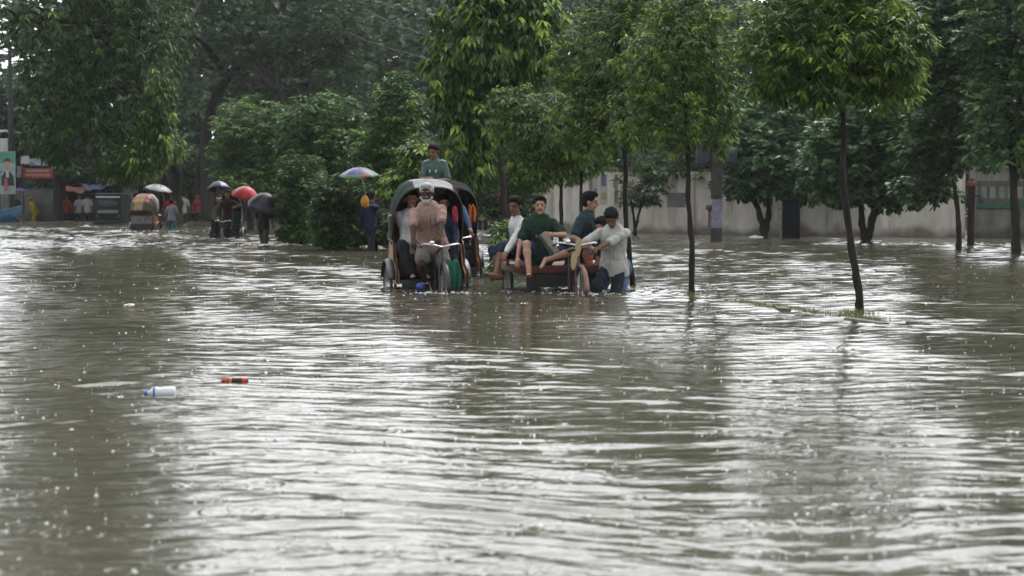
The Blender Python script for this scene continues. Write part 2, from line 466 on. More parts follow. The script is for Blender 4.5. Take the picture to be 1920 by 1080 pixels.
# ---------------------------------------------------------------- trees
def n3(p, s, ph=0.0):
    x, y, z = p[:, 0] * s, p[:, 1] * s, p[:, 2] * s
    return (np.sin(x * 1.7 + 1.3 * np.sin(z * 1.1 + ph)) * np.sin(z * 1.9 + 1.1 * np.sin(y * 1.3 + ph)) + np.sin(y * 1.5 + x * .9 + 1.7 * np.sin(z * 2.3 + ph)) * 0.7) / 1.7
def leaves(name, m, lobes, n, L, W, per=9, droop=0.35, young=0.15, shape='lance', gap=0.0, gs=3.0, seed=1, parent=None, origin=None, shell=2.4, up=0.0, flop=0.0):
    r = np.random.default_rng(seed)
    ctr = np.array([l[0] for l in lobes]); rad = np.array([l[1] for l in lobes])
    vol = rad[:, 0] * rad[:, 2] * np.sqrt(rad[:, 1]); p_ = vol / vol.sum()
    nt_ = max(1, n // per)
    K = int(nt_ * 2.2)
    li = r.choice(len(lobes), K, p=p_)
    d = r.normal(size=(K, 3)); d /= np.linalg.norm(d, axis=1)[:, None]
    rr = r.random(K) ** (1 / shell)
    rr *= 1 + 0.16 * n3(d * 2.5 + li[:, None], 1.6, seed)      # uneven outline
    T = ctr[li] + d * rad[li] * rr[:, None]
    keep = n3(T, gs / np.maximum(rad[:, 0].mean(), .3), seed) > (-1 + gap * 2 - 0.15 * r.random(K))
    keep &= T[:, 2] > 0.15
    T = T[keep][:nt_]; d = d[keep][:nt_]; rr = rr[keep][:nt_]
    nt_ = len(T)
    yt = (r.random(nt_) < young * np.clip(rr * 1.4 - .1, 0.1, 1.3)).astype(float)
    N = nt_ * per
    Ti = np.repeat(T, per, 0); di = np.repeat(d, per, 0)
    ph = r.random(N) * 2 * math.pi
    dirv = np.stack([np.cos(ph), np.sin(ph), np.full(N, up) + r.normal(0, .25, N)], 1)
    dirv += di * 0.55 + np.array([0, 0, -flop])
    dirv /= np.linalg.norm(dirv, axis=1)[:, None]
    side = np.cross(dirv, np.array([0, 0, 1.0]) + r.normal(0, .35, (N, 3))); side /= np.linalg.norm(side, axis=1)[:, None] + 1e-9
    nrm = np.cross(side, dirv)
    ln = L * r.uniform(.6, 1.2, N)[:, None]; wd = W * r.uniform(.7, 1.15, N)[:, None]
    base = Ti + dirv * (L * .12) + r.normal(0, L * .16, (N, 3)) * [1, 1, .8]
    zz = np.array([0, 0, 1.0])
    tint = np.clip(r.normal(.34, .17, N) + .12 * np.repeat(n3(T, 1.2, 5), per) + np.repeat(yt, per) * r.uniform(.35, .7, N), 0, 1)
    if shape == 'lance':
        mid = base + dirv * ln * .48 - zz * ln * droop * .18 - nrm * wd * .18
        tip = base + dirv * ln - zz * ln * droop
        q = base + dirv * ln * .45 - zz * ln * droop * .16
        V = np.stack([base, q + side * wd * .5, mid, q - side * wd * .5, tip], 1).reshape(-1, 3)
        b = (np.arange(N) * 5)[:, None]
        P = np.concatenate([b + np.array([[0, 1, 4, 2]]), b + np.array([[0, 2, 4, 3]])], 1).reshape(-1, 4)
    else:
        mid = base + dirv * ln * .5 - zz * ln * droop * .25 - nrm * wd * .14
        tip = base + dirv * ln - zz * ln * droop
        q1 = base + dirv * ln * .30 - zz * ln * droop * .08; q2 = base + dirv * ln * .74 - zz * ln * droop * .5
        V = np.stack([base, q1 + side * wd * .38, q2 + side * wd * .5, mid, tip, q2 - side * wd * .5, q1 - side * wd * .38], 1).reshape(-1, 3)
        b = (np.arange(N) * 7)[:, None]
        P = np.concatenate([b + np.array([[0, 1, 2, 4, 3]]), b + np.array([[0, 3, 4, 5, 6]])], 1).reshape(-1, 5)
    return np_mesh(name, V, P, m, attr=np.repeat(tint, 2), parent=parent, origin=origin), T

def lobe(px, py, D, rx, ry, dm=None):
    """crown lobe given by where it is and how far it spreads (photo units), at distance D"""
    s = D / FPX
    return (np.array(at(px, py, D)), np.array([rx * s, dm if dm else rx * s * .9, ry * s]))
bark = mat('bark_dark', (0.016, 0.014, 0.012), 0.9, 0.4, 9, 1.0, 26, dist=.02, spec=.08, col2=(0.040, 0.034, 0.030), stretch=(1, 1, .35))
bark2 = mat('bark_grey', (0.018, 0.017, 0.015), 0.9, 0.4, 7, 1.0, 20, dist=.02, spec=.08, col2=(0.04, 0.037, 0.033), stretch=(1, 1, .4))
def smooth_path(pts, n=4):
    out = []
    P = [pts[0]] + list(pts) + [pts[-1]]
    for i in range(1, len(P) - 2):
        for k in range(n):
            t = k / n; a, b, c, d = P[i - 1], P[i], P[i + 1], P[i + 2]
            out.append(0.5 * ((2 * b) + (c - a) * t + (2 * a - 5 * b + 4 * c - d) * t * t + (3 * b - a - 3 * c + d) * t ** 3))
    out.append(pts[-1]); return out
def tree(name, label, cat, trunks, lobes, n, L, W, lm, r0=0.06, bk=None, group=None, seed=1, twigs=3, crown='crown', stop=None, **kw):
    """trunks: list of point lists from the water up; lobes: crown volumes"""
    bk = bk or bark
    b0 = Vector(trunks[0][0]); b0 = Vector((b0.x, b0.y, -DEPTH))
    root = empty(name, b0, 0, label, cat, group)
    r = random.Random(seed)
    mb = MB(); ends = []
    for pts in trunks:
        pts = [Vector(p) for p in pts]
        pts = [Vector((pts[0].x, pts[0].y, -DEPTH - .05))] + pts
        pp = smooth_path(pts, 5); k = len(pp)
        rad = [r0 * (1.0 - 0.55 * i / k) * (1 + 0.10 * math.sin(i * 1.7 + seed)) * (1.25 if i < 3 else 1) for i in range(k)]
        pp = [p + Vector((r.uniform(-1, 1), r.uniform(-1, 1), 0)) * r0 * .15 for p in pp]
        mb.tube(pp, rad, 10); ends.append((pp[-1], rad[-1]))
    for li, (c, rd) in enumerate(lobes):
        c = Vector(c)
        e, er = min(ends, key=lambda q: (q[0] - c).length)
        m1 = e.lerp(c, .5) + Vector((r.uniform(-.2, .2), r.uniform(-.2, .2), .1)) * rd[0] * .6
        mb.tube(smooth_path([e, m1, c], 4), [er * (.75 - .055 * i) for i in range(9)], 7)
        for k in range(twigs):
            d = Vector((r.gauss(0, 1), r.gauss(0, 1), r.gauss(.3, .7))).normalized()
            tip = c + Vector((d.x * rd[0], d.y * rd[1], d.z * rd[2])) * .75
            s0 = e.lerp(c, r.uniform(.5, 1))
            mb.tube(smooth_path([s0, s0.lerp(tip, .5) + Vector((0, 0, .1 * rd[2])), tip], 3), [er * .38 * (1 - .11 * i) for i in range(7)], 5)
    mb.build('trunk', bk, root, origin=b0)
    leaves(crown, lm, lobes, n, L, W, seed=seed, parent=root, origin=b0, **kw)
    return root

LM_MED = leafmat('leaf_median', (0.025, 0.052, 0.014), (0.084, 0.148, 0.034), (0.25, 0.35, 0.06))
LM_A = leafmat('leaf_limegreen', (0.019, 0.042, 0.012), (0.068, 0.130, 0.028), (0.30, 0.43, 0.07))
LM_BROAD = leafmat('leaf_broad', (0.026, 0.060, 0.024), (0.085, 0.158, 0.062), (0.19, 0.29, 0.08), rough=.36)
LM_DARK = leafmat('leaf_dark', (0.022, 0.046, 0.017), (0.054, 0.102, 0.034), (0.15, 0.24, 0.05))
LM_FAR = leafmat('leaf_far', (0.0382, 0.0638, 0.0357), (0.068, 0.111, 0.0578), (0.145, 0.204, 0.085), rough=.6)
LM_BUSH = leafmat('leaf_bush', (0.0221, 0.051, 0.0153), (0.0663, 0.132, 0.034), (0.204, 0.323, 0.0595))
# ---- the young trees on the median, nearest first
def tk(*pts): return [at(*p) for p in pts]
G_MED = 'young trees planted along the median'
tree('median_tree', 'nearest young tree with leaning slim trunk beside the grassy kerb strip', 'tree',
     [tk((1613, 585, 23.4), (1606, 520, 23.4), (1592, 430, 23.4), (1580, 330, 23.4), (1582, 240, 23.4), (1572, 175, 23.4), (1560, 60, 23.5))],
     [lobe(1565, 70, 23.5, 165, 110, 1.0), lobe(1470, 110, 23.2, 85, 90, .6), lobe(1665, 90, 23.6, 85, 100, .6), lobe(1570, -70, 23.5, 120, 90, .8), lobe(1540, 150, 23.0, 60, 60, .4), lobe(1640, 160, 23.3, 60, 50, .4)],
     20000, .118, .042, LM_MED, r0=.055, group=G_MED, seed=11, young=.2, droop=.38, gap=.26, gs=2.2, flop=.25, shell=3)
tree('median_tree', 'slim straight young tree standing alone in the water right of the cart pushers', 'tree',
     [tk((1297, 552, 27.8), (1298, 470, 27.8), (1291, 380, 27.8), (1290, 270, 27.8), (1280, 130, 27.8), (1275, 20, 27.8))],
     [lobe(1275, 100, 27.8, 110, 110, .85), lobe(1190, 210, 27.6, 55, 65, .5), lobe(1335, 160, 28, 60, 110, .6), lobe(1255, 225, 27.6, 80, 60, .6), lobe(1290, 10, 27.8, 70, 90, .5), lobe(1345, 235, 28, 40, 60, .4)],
     14500, .098, .034, LM_MED, r0=.048, group=G_MED, seed=12, young=.28, droop=.35, gap=.28, gs=2.2, flop=.2, shell=3)
tree('median_tree', 'young tree whose trunk rises right behind the man pushing the cart', 'tree',
     [tk((1187, 540, 29.7), (1180, 480, 29.7), (1173, 400, 29.7), (1172, 300, 29.7), (1168, 200, 29.7), (1160, 60, 29.7))],
     [lobe(1150, 90, 29.8, 95, 120, .8), lobe(1080, 190, 30, 65, 95, .6), lobe(1165, 215, 29.8, 95, 75, .6), lobe(1185, -10, 29.8, 65, 90, .5), lobe(1060, 110, 30, 40, 60, .4), lobe(1120, 265, 29.8, 70, 40, .4)],
     14500, .098, .034, LM_MED, r0=.050, group=G_MED, seed=13, young=.24, droop=.35, gap=.28, gs=2.2, flop=.2, shell=3)
tree('median_tree', 'young tree with thin trunk behind the men seated on the cart', 'tree',
     [tk((1090, 500, 36.5), (1090, 400, 36.5), (1089, 320, 36.5), (1080, 240, 36.5))],
     [lobe(1040, 230, 36.5, 80, 65, .8), lobe(1095, 290, 36.5, 60, 45, .5), lobe(1010, 300, 36.8, 60, 50, .6), lobe(960, 215, 37, 60, 60, .6)],
     10000, .12, .042, LM_MED, r0=.045, group=G_MED, seed=14, young=.22, droop=.45, gap=.25, gs=2.2, flop=.15)
tree('median_tree', 'young tree with bright drooping foliage over the seated men, farther along the median', 'tree',
     [tk((1052, 480, 44), (1052, 400, 44), (1050, 330, 44), (1030, 270, 44)), tk((950, 470, 44.5), (952, 400, 44.5), (955, 330, 44.5))],
     [lobe(970, 270, 44, 80, 60, .9), lobe(1060, 310, 44, 60, 38, .6), lobe(900, 300, 45, 60, 55, .8), lobe(985, 335, 43.5, 65, 26, .5)],
     11000, .13, .048, LM_MED, r0=.06, group=G_MED, seed=15, young=.2, droop=.4, gap=.2, gs=2.2, flop=.1)
tree('limegreen_tree', 'dark full tree hung with large lime green drooping leaves behind the rickshaw', 'tree',
     [tk((948, 470, 41), (945, 380, 41), (938, 250, 41), (930, 100, 41), (930, -40, 41))],
     [lobe(930, 70, 41, 125, 110, 1.3), lobe(850, 130, 41, 55, 90, .8), lobe(1000, 60, 41, 60, 100, .8), lobe(900, 210, 41, 75, 55, .8), lobe(930, -30, 41, 95, 50, 1.0), lobe(870, 290, 41.5, 60, 60, .8)],
     13000, .165, .075, LM_A, r0=.085, seed=16, young=.24, droop=.75, gap=.22, gs=2.4, flop=.5, shape='broad', shell=2.6)
# ---- broad-leaved trees along the wall
G_W = 'trees growing along the compound wall'
tree('broadleaf_tree', 'broad-leaved tree with forked trunk between the poster pole and the dark pillar', 'tree',
     [tk((1432, 444, 64), (1428, 415, 64), (1416, 375, 64), (1412, 340, 64)), tk((1432, 444, 64), (1440, 410, 64), (1444, 370, 64), (1450, 330, 64))],
     [lobe(1440, 300, 64, 90, 70, 2.0), lobe(1380, 250, 64, 50, 50, 1.2), lobe(1500, 330, 63, 60, 50, 1.2), lobe(1400, 340, 64, 60, 32, 1.0), lobe(1460, 230, 65, 80, 60, 1.6)],
     9500, .27, .14, LM_BROAD, r0=.14, group=G_W, seed=21, young=.07, droop=.3, gap=.15, gs=2, shape='broad')
tree('broadleaf_tree', 'tall round-leaved tree with V shaped trunk seen past the leaning trunk', 'tree',
     [tk((1622, 452, 57), (1616, 420, 57), (1612, 370, 57)), tk((1626, 452, 57), (1636, 410, 57), (1648, 360, 57), (1650, 310, 57))],
     [lobe(1620, 300, 57, 90, 75, 2.0), lobe(1560, 290, 56.5, 60, 70, 1.2), lobe(1690, 330, 57, 80, 60, 1.4), lobe(1640, 220, 57, 80, 50, 1.4), lobe(1580, 355, 56.5, 55, 30, .8), lobe(1670, 250, 56, 60, 60, 1.)],
     11000, .27, .18, LM_BROAD, r0=.15, group=G_W, seed=22, young=.09, droop=.3, gap=.15, gs=2, shape='broad')
tree('shade_tree', 'deep dark tree in the shaded gap left of the light right-hand foliage', 'tree',
     [tk((1798, 468, 49.3), (1797, 420, 49.3), (1790, 350, 49.3), (1780, 260, 49.3))],
     [lobe(1765, 250, 50, 75, 90, 1.6), lobe(1735, 350, 51, 60, 32, 1.0), lobe(1800, 130, 50, 80, 90, 1.8), lobe(1780, 20, 50, 75, 70, 1.6)],
     11000, .24, .12, LM_DARK, r0=.09, group=G_W, seed=23, young=.02, droop=.3, gap=.02, gs=2, shape='broad')
tree('roundleaf_tree', 'light green tree with rounded leaves hanging over the wall at the right edge', 'tree',
     [tk((1905, 470, 46), (1903, 380, 46), (1895, 250, 46), (1890, 60, 46))],
     [lobe(1880, 200, 46, 75, 90, 1.5), lobe(1900, 90, 46, 90, 90, 1.5), lobe(1850, 270, 45.5, 45, 50, .9), lobe(1930, 280, 46, 70, 60, 1.2), lobe(1840, 60, 46, 55, 70, 1.1), lobe(1910, -60, 46, 110, 90, 1.5), lobe(1980, 120, 46, 90, 120, 1.5), lobe(1920, -200, 46, 120, 120, 1.5)],
     14000, .20, .11, LM_BROAD, r0=.13, seed=24, young=.2, droop=.35, gap=.2, gs=2.2, shape='broad')
tree('sapling', 'thin pale sapling in the water before the light compound wall', 'tree',
     [tk((1190, 436, 66), (1196, 410, 66), (1204, 375, 66)), tk((1191, 436, 66), (1188, 405, 66), (1183, 372, 66))],
     [lobe(1205, 345, 66, 48, 38, 1.2), lobe(1225, 310, 66, 45, 30, 1.0), lobe(1190, 375, 66, 30, 18, .6), lobe(1230, 370, 66, 22, 14, .5)],
     2400, .20, .08, LM_FAR, r0=.07, seed=25, young=.2, droop=.3, gap=.35, gs=2)
tree('middle_tree', 'bushy green tree filling the gap behind the upright slim median trunks', 'tree',
     [tk((1330, 440, 69), (1328, 350, 69), (1325, 200, 69))],
     [lobe(1330, 310, 69, 65, 40, 1.6), lobe(1250, 290, 69, 60, 45, 1.6), lobe(1380, 160, 70, 100, 90, 2.4), lobe(1240, 150, 70, 90, 90, 2.2), lobe(1400, 50, 70, 110, 70, 2.4), lobe(1120, 250, 71, 80, 60, 2.2), lobe(1370, 310, 68, 40, 40, 1), lobe(1390, 240, 67, 50, 60, 1.4), lobe(1740, 160, 66, 70, 80, 2)],
     14000, .28, .13, LM_MED, r0=.2, seed=26, young=.10, droop=.3, gap=.12, gs=2)
# ---- left half
_ot = tree('overhanging_tree', 'huge dark tree overhanging the left of the road, its hanging edge yellow-green', 'tree',
     [tk((332, 418, 90), (330, 370, 90), (326, 310, 88), (300, 230, 80), (240, 120, 66), (200, 40, 60))],
     [lobe(190, 90, 56, 120, 110, 2.4), lobe(150, 210, 56, 90, 80, 2.0), lobe(250, 200, 55, 75, 90, 2.0), lobe(280, 60, 56, 90, 90, 2.0), lobe(200, -70, 56, 170, 110, 3), lobe(110, 140, 57, 70, 110, 2.0), lobe(90, 250, 58, 50, 70, 1.6), lobe(220, 270, 57, 70, 55, 1.8), lobe(160, -230, 56, 190, 140, 3.5), lobe(180, -430, 56, 190, 180, 3.5), lobe(190, -640, 56, 150, 160, 3), lobe(60, 40, 52, 60, 55, 1.4), lobe(22, 40, 51, 30, 60, .8), lobe(120, 275, 57, 60, 45, 1.4), lobe(30, -110, 53, 90, 90, 1.6), lobe(30, -330, 53, 110, 140, 2)],
     46000, .20, .085, LM_DARK, r0=.34, bk=bark2, seed=31, young=.04, droop=.5, gap=.03, gs=2.4, flop=.35)
_hi = [lobe(px, py, 57, 200, 150, 3.6) for (px, py) in ((-240, -60), (-260, -330), (-200, -620), (-60, -820), (150, -850), (30, -560), (200, -500), (-90, -250), (-60, -420), (230, -700), (60, -1060), (-140, -1050))]
leaves('upper_crown', LM_DARK, _hi, 15000, .55, .30, seed=38, parent=_ot, origin=_ot.location, young=.04, droop=.3, gap=.0, gs=3, per=8)
tree('hanging_tree', 'tree with bright yellow-green hanging sprays at the edge of the dark overhang', 'tree',
     [tk((318, 416, 86), (312, 360, 84), (300, 290, 80), (285, 240, 74))],
     [lobe(292, 235, 54, 36, 75, .8), lobe(270, 290, 54, 42, 38, .8), lobe(300, 170, 54, 30, 45, .7), lobe(240, 310, 56, 55, 30, 1), lobe(320, 270, 60, 24, 36, .6)],
     6500, .17, .06, LM_A, r0=.2, seed=32, young=.14, droop=.7, gap=.15, gs=2.4, flop=.6)
tree('roadside_tree', 'hazy dull green tree with dark arching limbs high over the road centre', 'tree',
     [tk((372, 414, 100), (374, 330, 100), (390, 230, 98), (420, 140, 96), (350, 45, 90)), tk((390, 230, 98), (450, 120, 94), (520, 170, 92))],
     [lobe(440, 60, 95, 120, 60, 3.2), lobe(560, 60, 94, 110, 80, 3.2), lobe(600, 160, 94, 110, 70, 3), lobe(470, 150, 96, 70, 50, 2), lobe(400, -50, 96, 150, 70, 3.5), lobe(560, -60, 96, 150, 70, 3.5), lobe(650, 80, 94, 60, 90, 2), lobe(360, 120, 97, 50, 70, 2)],
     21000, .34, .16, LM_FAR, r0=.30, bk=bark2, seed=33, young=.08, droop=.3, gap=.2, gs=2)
tree('roadside_tree', 'bright green rounded tree behind the red umbrella', 'tree',
     [tk((470, 425, 76), (468, 380, 76), (466, 300, 76))],
     [lobe(470, 230, 76, 70, 50, 1.8), lobe(430, 290, 76, 42, 60, 1.3), lobe(500, 290, 76, 70, 70, 1.8), lobe(470, 345, 75, 65, 30, 1.5), lobe(530, 240, 77, 50, 45, 1.5)],
     11500, .24, .10, LM_BUSH, r0=.18, seed=34, young=.22, droop=.3, gap=.12, gs=2.2)
tree('roadside_tree', 'dense mid green tree above the blue umbrella on the median', 'tree',
     [tk((640, 440, 58), (640, 390, 58), (636, 300, 58))],
     [lobe(610, 230, 58, 80, 60, 1.6), lobe(650, 290, 57, 80, 50, 1.6), lobe(590, 320, 58, 60, 60, 1.4), lobe(560, 270, 60, 40, 60, 1.2)],
     11500, .22, .09, LM_BUSH, r0=.15, seed=35, young=.08, droop=.35, gap=.14, gs=2.2)
tree('roadside_tree', 'small dark tree with pale tips rising behind the boy', 'tree',
     [tk((745, 450, 52), (745, 380, 52), (742, 280, 52))],
     [lobe(745, 205, 52, 52, 62, 1.0), lobe(730, 260, 52, 50, 45, 1.0), lobe(770, 290, 51.5, 55, 50, 1.0), lobe(700, 300, 52, 40, 50, .9), lobe(750, 160, 52, 30, 26, .6)],
     8500, .19, .075, LM_BUSH, r0=.11, seed=36, young=.18, droop=.4, gap=.2, gs=2.4)
tree('shrub', 'lime-tipped shrub directly behind the boy above the rickshaw hood', 'shrub',
     [tk((780, 470, 44), (782, 400, 44), (785, 330, 44))],
     [lobe(775, 285, 44, 32, 22, .5), lobe(830, 280, 44, 20, 16, .4), lobe(770, 330, 44, 50, 28, .6), lobe(735, 352, 50, 26, 24, .6)],
     2800, .17, .06, LM_A, r0=.05, seed=37, young=.4, droop=.5, gap=.2, gs=2.2, shape='broad')
def bush(label, px0, px1, ytop, ybase, D, n, seed, lm=None, yg=.08, cat='bush'):
    s = D / FPX; lobes = []
    r = random.Random(seed); k = 4
    for i in range(k):
        x = px0 + (px1 - px0) * (i + .5) / k
        for j in range(3):
            y = ytop + (ybase - ytop) * (j + .5) / 3
            lobes.append(lobe(x + r.uniform(-8, 8), y, D + r.uniform(-.5, .5), (px1 - px0) / k * .8, (ybase - ytop) / 4.6, .7))
    x = (px0 + px1) / 2
    return tree('bush', label, cat, [tk((x, ybase, D), (x + 3, (ytop + ybase) / 2, D)), tk((x, ybase, D), (x - 14, (ytop + ybase) / 2, D + .2))], lobes, n, .17, .075, lm or LM_BUSH, r0=.05, seed=seed, young=yg, droop=.3, gap=.10, gs=2.2, twigs=1)
bush('dense bush at the water edge right of the dark umbrella', 528, 600, 300, 462, 54, 8500, 41, yg=.10)
bush('dark leafy bush under the blue umbrella, trailing to the water', 590, 676, 335, 466, 49.5, 8000, 42, LM_DARK, .10)
bush('dark undergrowth bush left of the rickshaw wheels', 664, 748, 405, 468, 49.3, 4000, 43, LM_DARK, .08)
bush('light grassy bush standing in the water left of the cart', 930, 960, 415, 500, 34, 900, 44, LM_A, .4)
bush('shaded bush between the rickshaw hood and the seated men', 880, 1010, 330, 405, 62, 5500, 45, LM_DARK, .10)
tree('roadside_tree', 'grey-green tree behind the lamp pole at the far left edge', 'tree',
     [tk((35, 414, 104), (36, 340, 104), (30, 220, 104))],
     [lobe(25, 200, 104, 60, 65, 2.5), lobe(70, 160, 104, 45, 40, 2), lobe(85, 260, 104, 40, 60, 2), lobe(-30, 240, 104, 60, 90, 2.5), lobe(40, 270, 104, 60, 40, 2)],
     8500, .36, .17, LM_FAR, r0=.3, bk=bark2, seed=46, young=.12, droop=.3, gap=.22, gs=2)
tree('roadside_tree', 'dark spreading tree above the tarpaulin stalls at the far left', 'tree',
     [tk((106, 413, 101), (108, 360, 101), (106, 290, 101), (100, 200, 101))],
     [lobe(150, 300, 101, 90, 36, 3), lobe(240, 320, 101, 80, 28, 3), lobe(110, 240, 102, 70, 60, 3), lobe(330, 300, 104, 70, 50, 3), lobe(380, 330, 106, 60, 26, 2.4)],
     12000, .34, .16, LM_DARK, r0=.3, bk=bark2, seed=47, young=.05, droop=.3, gap=.08, gs=2)

# ---- the far-off wood that closes the view
def wood():
    r = random.Random(77)
    lobes = []
    for row, (D, top) in enumerate(((112, -25), (122, -45))):
        for i in range(17):
            px = -420 + i * 170 + r.uniform(-40, 40)
            if px < 75: tp = 130 if px > -60 else 60
            else: tp = top + r.uniform(-40, 55)
            y = 380
            while y > tp:
                q = r.uniform(95, 135)
                lobes.append(lobe(px + r.uniform(-30, 30), y - 20, D + r.uniform(-3, 3), q, q * .62, 4.0)); y -= 85
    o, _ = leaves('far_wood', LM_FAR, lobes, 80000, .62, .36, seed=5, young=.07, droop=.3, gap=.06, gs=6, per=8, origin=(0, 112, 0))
    tag(o, 'grey-green mass of distant trees closing the view behind everything', kind='stuff')
    lobes = []
    for i in range(15):
        px = -420 + i * 190
        for y in ((350, 270, 190, 110, 40, -10) if px > 75 else (350, 290, 220)): lobes.append(lobe(px, y, 138, 150, 80, 3))
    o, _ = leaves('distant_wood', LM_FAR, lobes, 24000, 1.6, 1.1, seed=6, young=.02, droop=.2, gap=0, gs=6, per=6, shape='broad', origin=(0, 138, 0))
    tag(o, 'dark hazy depth of the wood seen through gaps in nearer crowns', kind='stuff')
wood()

# ---------------------------------------------------------------- median kerb and grass
kp = [gw(1290, 553), gw(1460, 576), gw(1655, 606)]
def median():
    conc = mat('kerb_concrete', (0.07, 0.065, 0.055), .7, .4, 8, .8, 30, col2=(.14, .13, .11))
    mud = mat('median_soil', (0.06, 0.055, 0.035), .8, .4, 5, .8, 30)
    a, b = kp[0], kp[2]; d = (b - a).normalized(); n = Vector((-d.y, d.x, 0))
    mb = MB(); L = 12.0; N = 60
    r = random.Random(3)
    for i in range(N + 1):
        t = -1.0 + (L * i / N)
        p = a.lerp(b, 0) + d * t
        on = 1 if t > .6 else .0
        for (o_, z) in ((-.05, -.3), (0.02, -.012 + .006 * r.random()), (.5, .010 * on - .02 + .012 * r.random()), (1.0, -.03), (1.05, -.3)):
            q = p + n * o_; mb.v.append((q.x, q.y, z if z > -.2 else -DEPTH))
    for i in range(N):
        for k in range(4):
            j = i * 5 + k; mb.f.append((j, j + 5, j + 6, j + 1)); mb.m.append(0)
    o = mb.build('median_strip', mud, origin=a); tag(o, kind='structure')
    # kerb stones whose tops just break the surface
    for (p0, p1, zt, lab) in ((gw(1592, 598), gw(1658, 608), .018, 'dark wet kerb stone breaking the surface in front of the leaning trunk'),
                          (gw(1702, 607), gw(1727, 608), .030, 'short dark kerb block poking out of the water, farthest right'),
                          (gw(1462, 580), gw(1474, 583), .035, 'small dark stub at the left end of the grassy kerb strip')):
        dd = (p1 - p0); ln = dd.length; c = (p0 + p1) / 2
        mb = MB(); mb.box((0, 0, (zt - DEPTH) / 2), (ln, .13, zt + DEPTH), rot=math.atan2(dd.y, dd.x), bev=.012)
        o = mb.build('kerb_stone', conc, origin=(0, 0, 0)); o.location = c; tag(o, lab, 'kerb stone', 'kerb stones of the flooded median')
median()
def grass():
    m = leafmat('grass_blade', (0.06, 0.075, 0.02), (0.12, 0.135, 0.04), (0.20, 0.21, 0.07))
    r = np.random.default_rng(8); V = []; 
    def tuft(c, s, n, h):
        for i in range(n):
            q = np.array(c) + np.array([r.normal(0, s), r.normal(0, s * .6), 0])
            a = r.random() * 6.28; l = r.uniform(.4, 1) * h; w_ = .004
            tip = q + np.array([math.cos(a) * l * .5, math.sin(a) * l * .5, l])
            sd_ = np.array([-math.sin(a), math.cos(a), 0]) * w_
            V.append([q - sd_ - [0, 0, .03], q + sd_ - [0, 0, .03], tip + sd_ * .2, tip - sd_ * .2])
    a, b = kp[0], kp[2]
    d = (b - a).normalized(); nn = Vector((-d.y, d.x, 0)); Lr = (b - a).length
    for i in range(150):
        t = r.random(); 
        if t < .25 and r.random() < .7: continue
        p = a.lerp(b, t * .93 + .04) + nn * abs(r.normal(0.08, .10)); tuft((p.x, p.y, 0), .06, 22, .035 if t < .9 else .05)
    for (px, py, n) in ((1613, 590, 160), (1300, 553, 90), (1187, 541, 60), (1600, 588, 90)):
        p = gw(px, py); tuft((p.x, p.y, 0), .09, n, .075)
    V = np.array(V); n = len(V); P = np.arange(n * 4).reshape(n, 4)
    o = np_mesh('grass', V.reshape(-1, 3), P, m, attr=r.random(n), origin=tuple(a)); tag(o, 'yellowish green grass tips along the drowned median kerb', kind='stuff')
grass()

# ---------------------------------------------------------------- compound wall, poles, pillar
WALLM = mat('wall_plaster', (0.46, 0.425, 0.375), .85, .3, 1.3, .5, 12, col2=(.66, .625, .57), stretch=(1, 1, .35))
def stains(m, base=(0.10, 0.085, 0.065)):
    """soot and moss runs down old plaster, and the tide mark of mud"""
    t = m.node_tree; b = t.nodes['Principled BSDF']; src = b.inputs['Base Color'].links[0].from_socket
    tc = [n for n in t.nodes if n.type == 'TEX_COORD'][0]
    mp = t.nodes.new('ShaderNodeMapping'); mp.inputs['Scale'].default_value = (2.2, 2.2, .25); t.links.new(tc.outputs['Object'], mp.inputs[0])
    n = t.nodes.new('ShaderNodeTexNoise'); n.inputs['Scale'].default_value = 1.0; n.inputs['Detail'].default_value = 8; n.inputs['Roughness'].default_value = .7
    t.links.new(mp.outputs[0], n.inputs[0])
    cr = t.nodes.new('ShaderNodeValToRGB'); cr.color_ramp.elements[0].position = .50; cr.color_ramp.elements[1].position = .72
    cr.color_ramp.elements[0].color = (0, 0, 0, 1); cr.color_ramp.elements[1].color = (.8, .8, .8, 1)
    t.links.new(n.outputs['Fac'], cr.inputs[0])
    sx = t.nodes.new('ShaderNodeSeparateXYZ'); t.links.new(tc.outputs['Object'], sx.inputs[0])
    n2 = t.nodes.new('ShaderNodeTexNoise'); n2.inputs['Scale'].default_value = 1.2; t.links.new(tc.outputs['Object'], n2.inputs[0])
    ad = t.nodes.new('ShaderNodeMath'); ad.operation = 'MULTIPLY_ADD'; t.links.new(n2.outputs['Fac'], ad.inputs[0]); ad.inputs[1].default_value = -.9; t.links.new(sx.outputs['Z'], ad.inputs[2])
    mr = t.nodes.new('ShaderNodeMapRange'); t.links.new(ad.outputs[0], mr.inputs[0]); mr.inputs[1].default_value = -.05; mr.inputs[2].default_value = -.38; mr.inputs[3].default_value = 0; mr.inputs[4].default_value = .85
    mxm = t.nodes.new('ShaderNodeMath'); mxm.operation = 'MAXIMUM'; t.links.new(cr.outputs[0], mxm.inputs[0]); t.links.new(mr.outputs[0], mxm.inputs[1])
    mx = t.nodes.new('ShaderNodeMix'); mx.data_type = 'RGBA'; t.links.new(mxm.outputs[0], mx.inputs[0]); t.links.new(src, mx.inputs[6]); mx.inputs[7].default_value = (*base, 1)
    t.links.new(mx.outputs[2], b.inputs['Base Color'])
stains(WALLM)
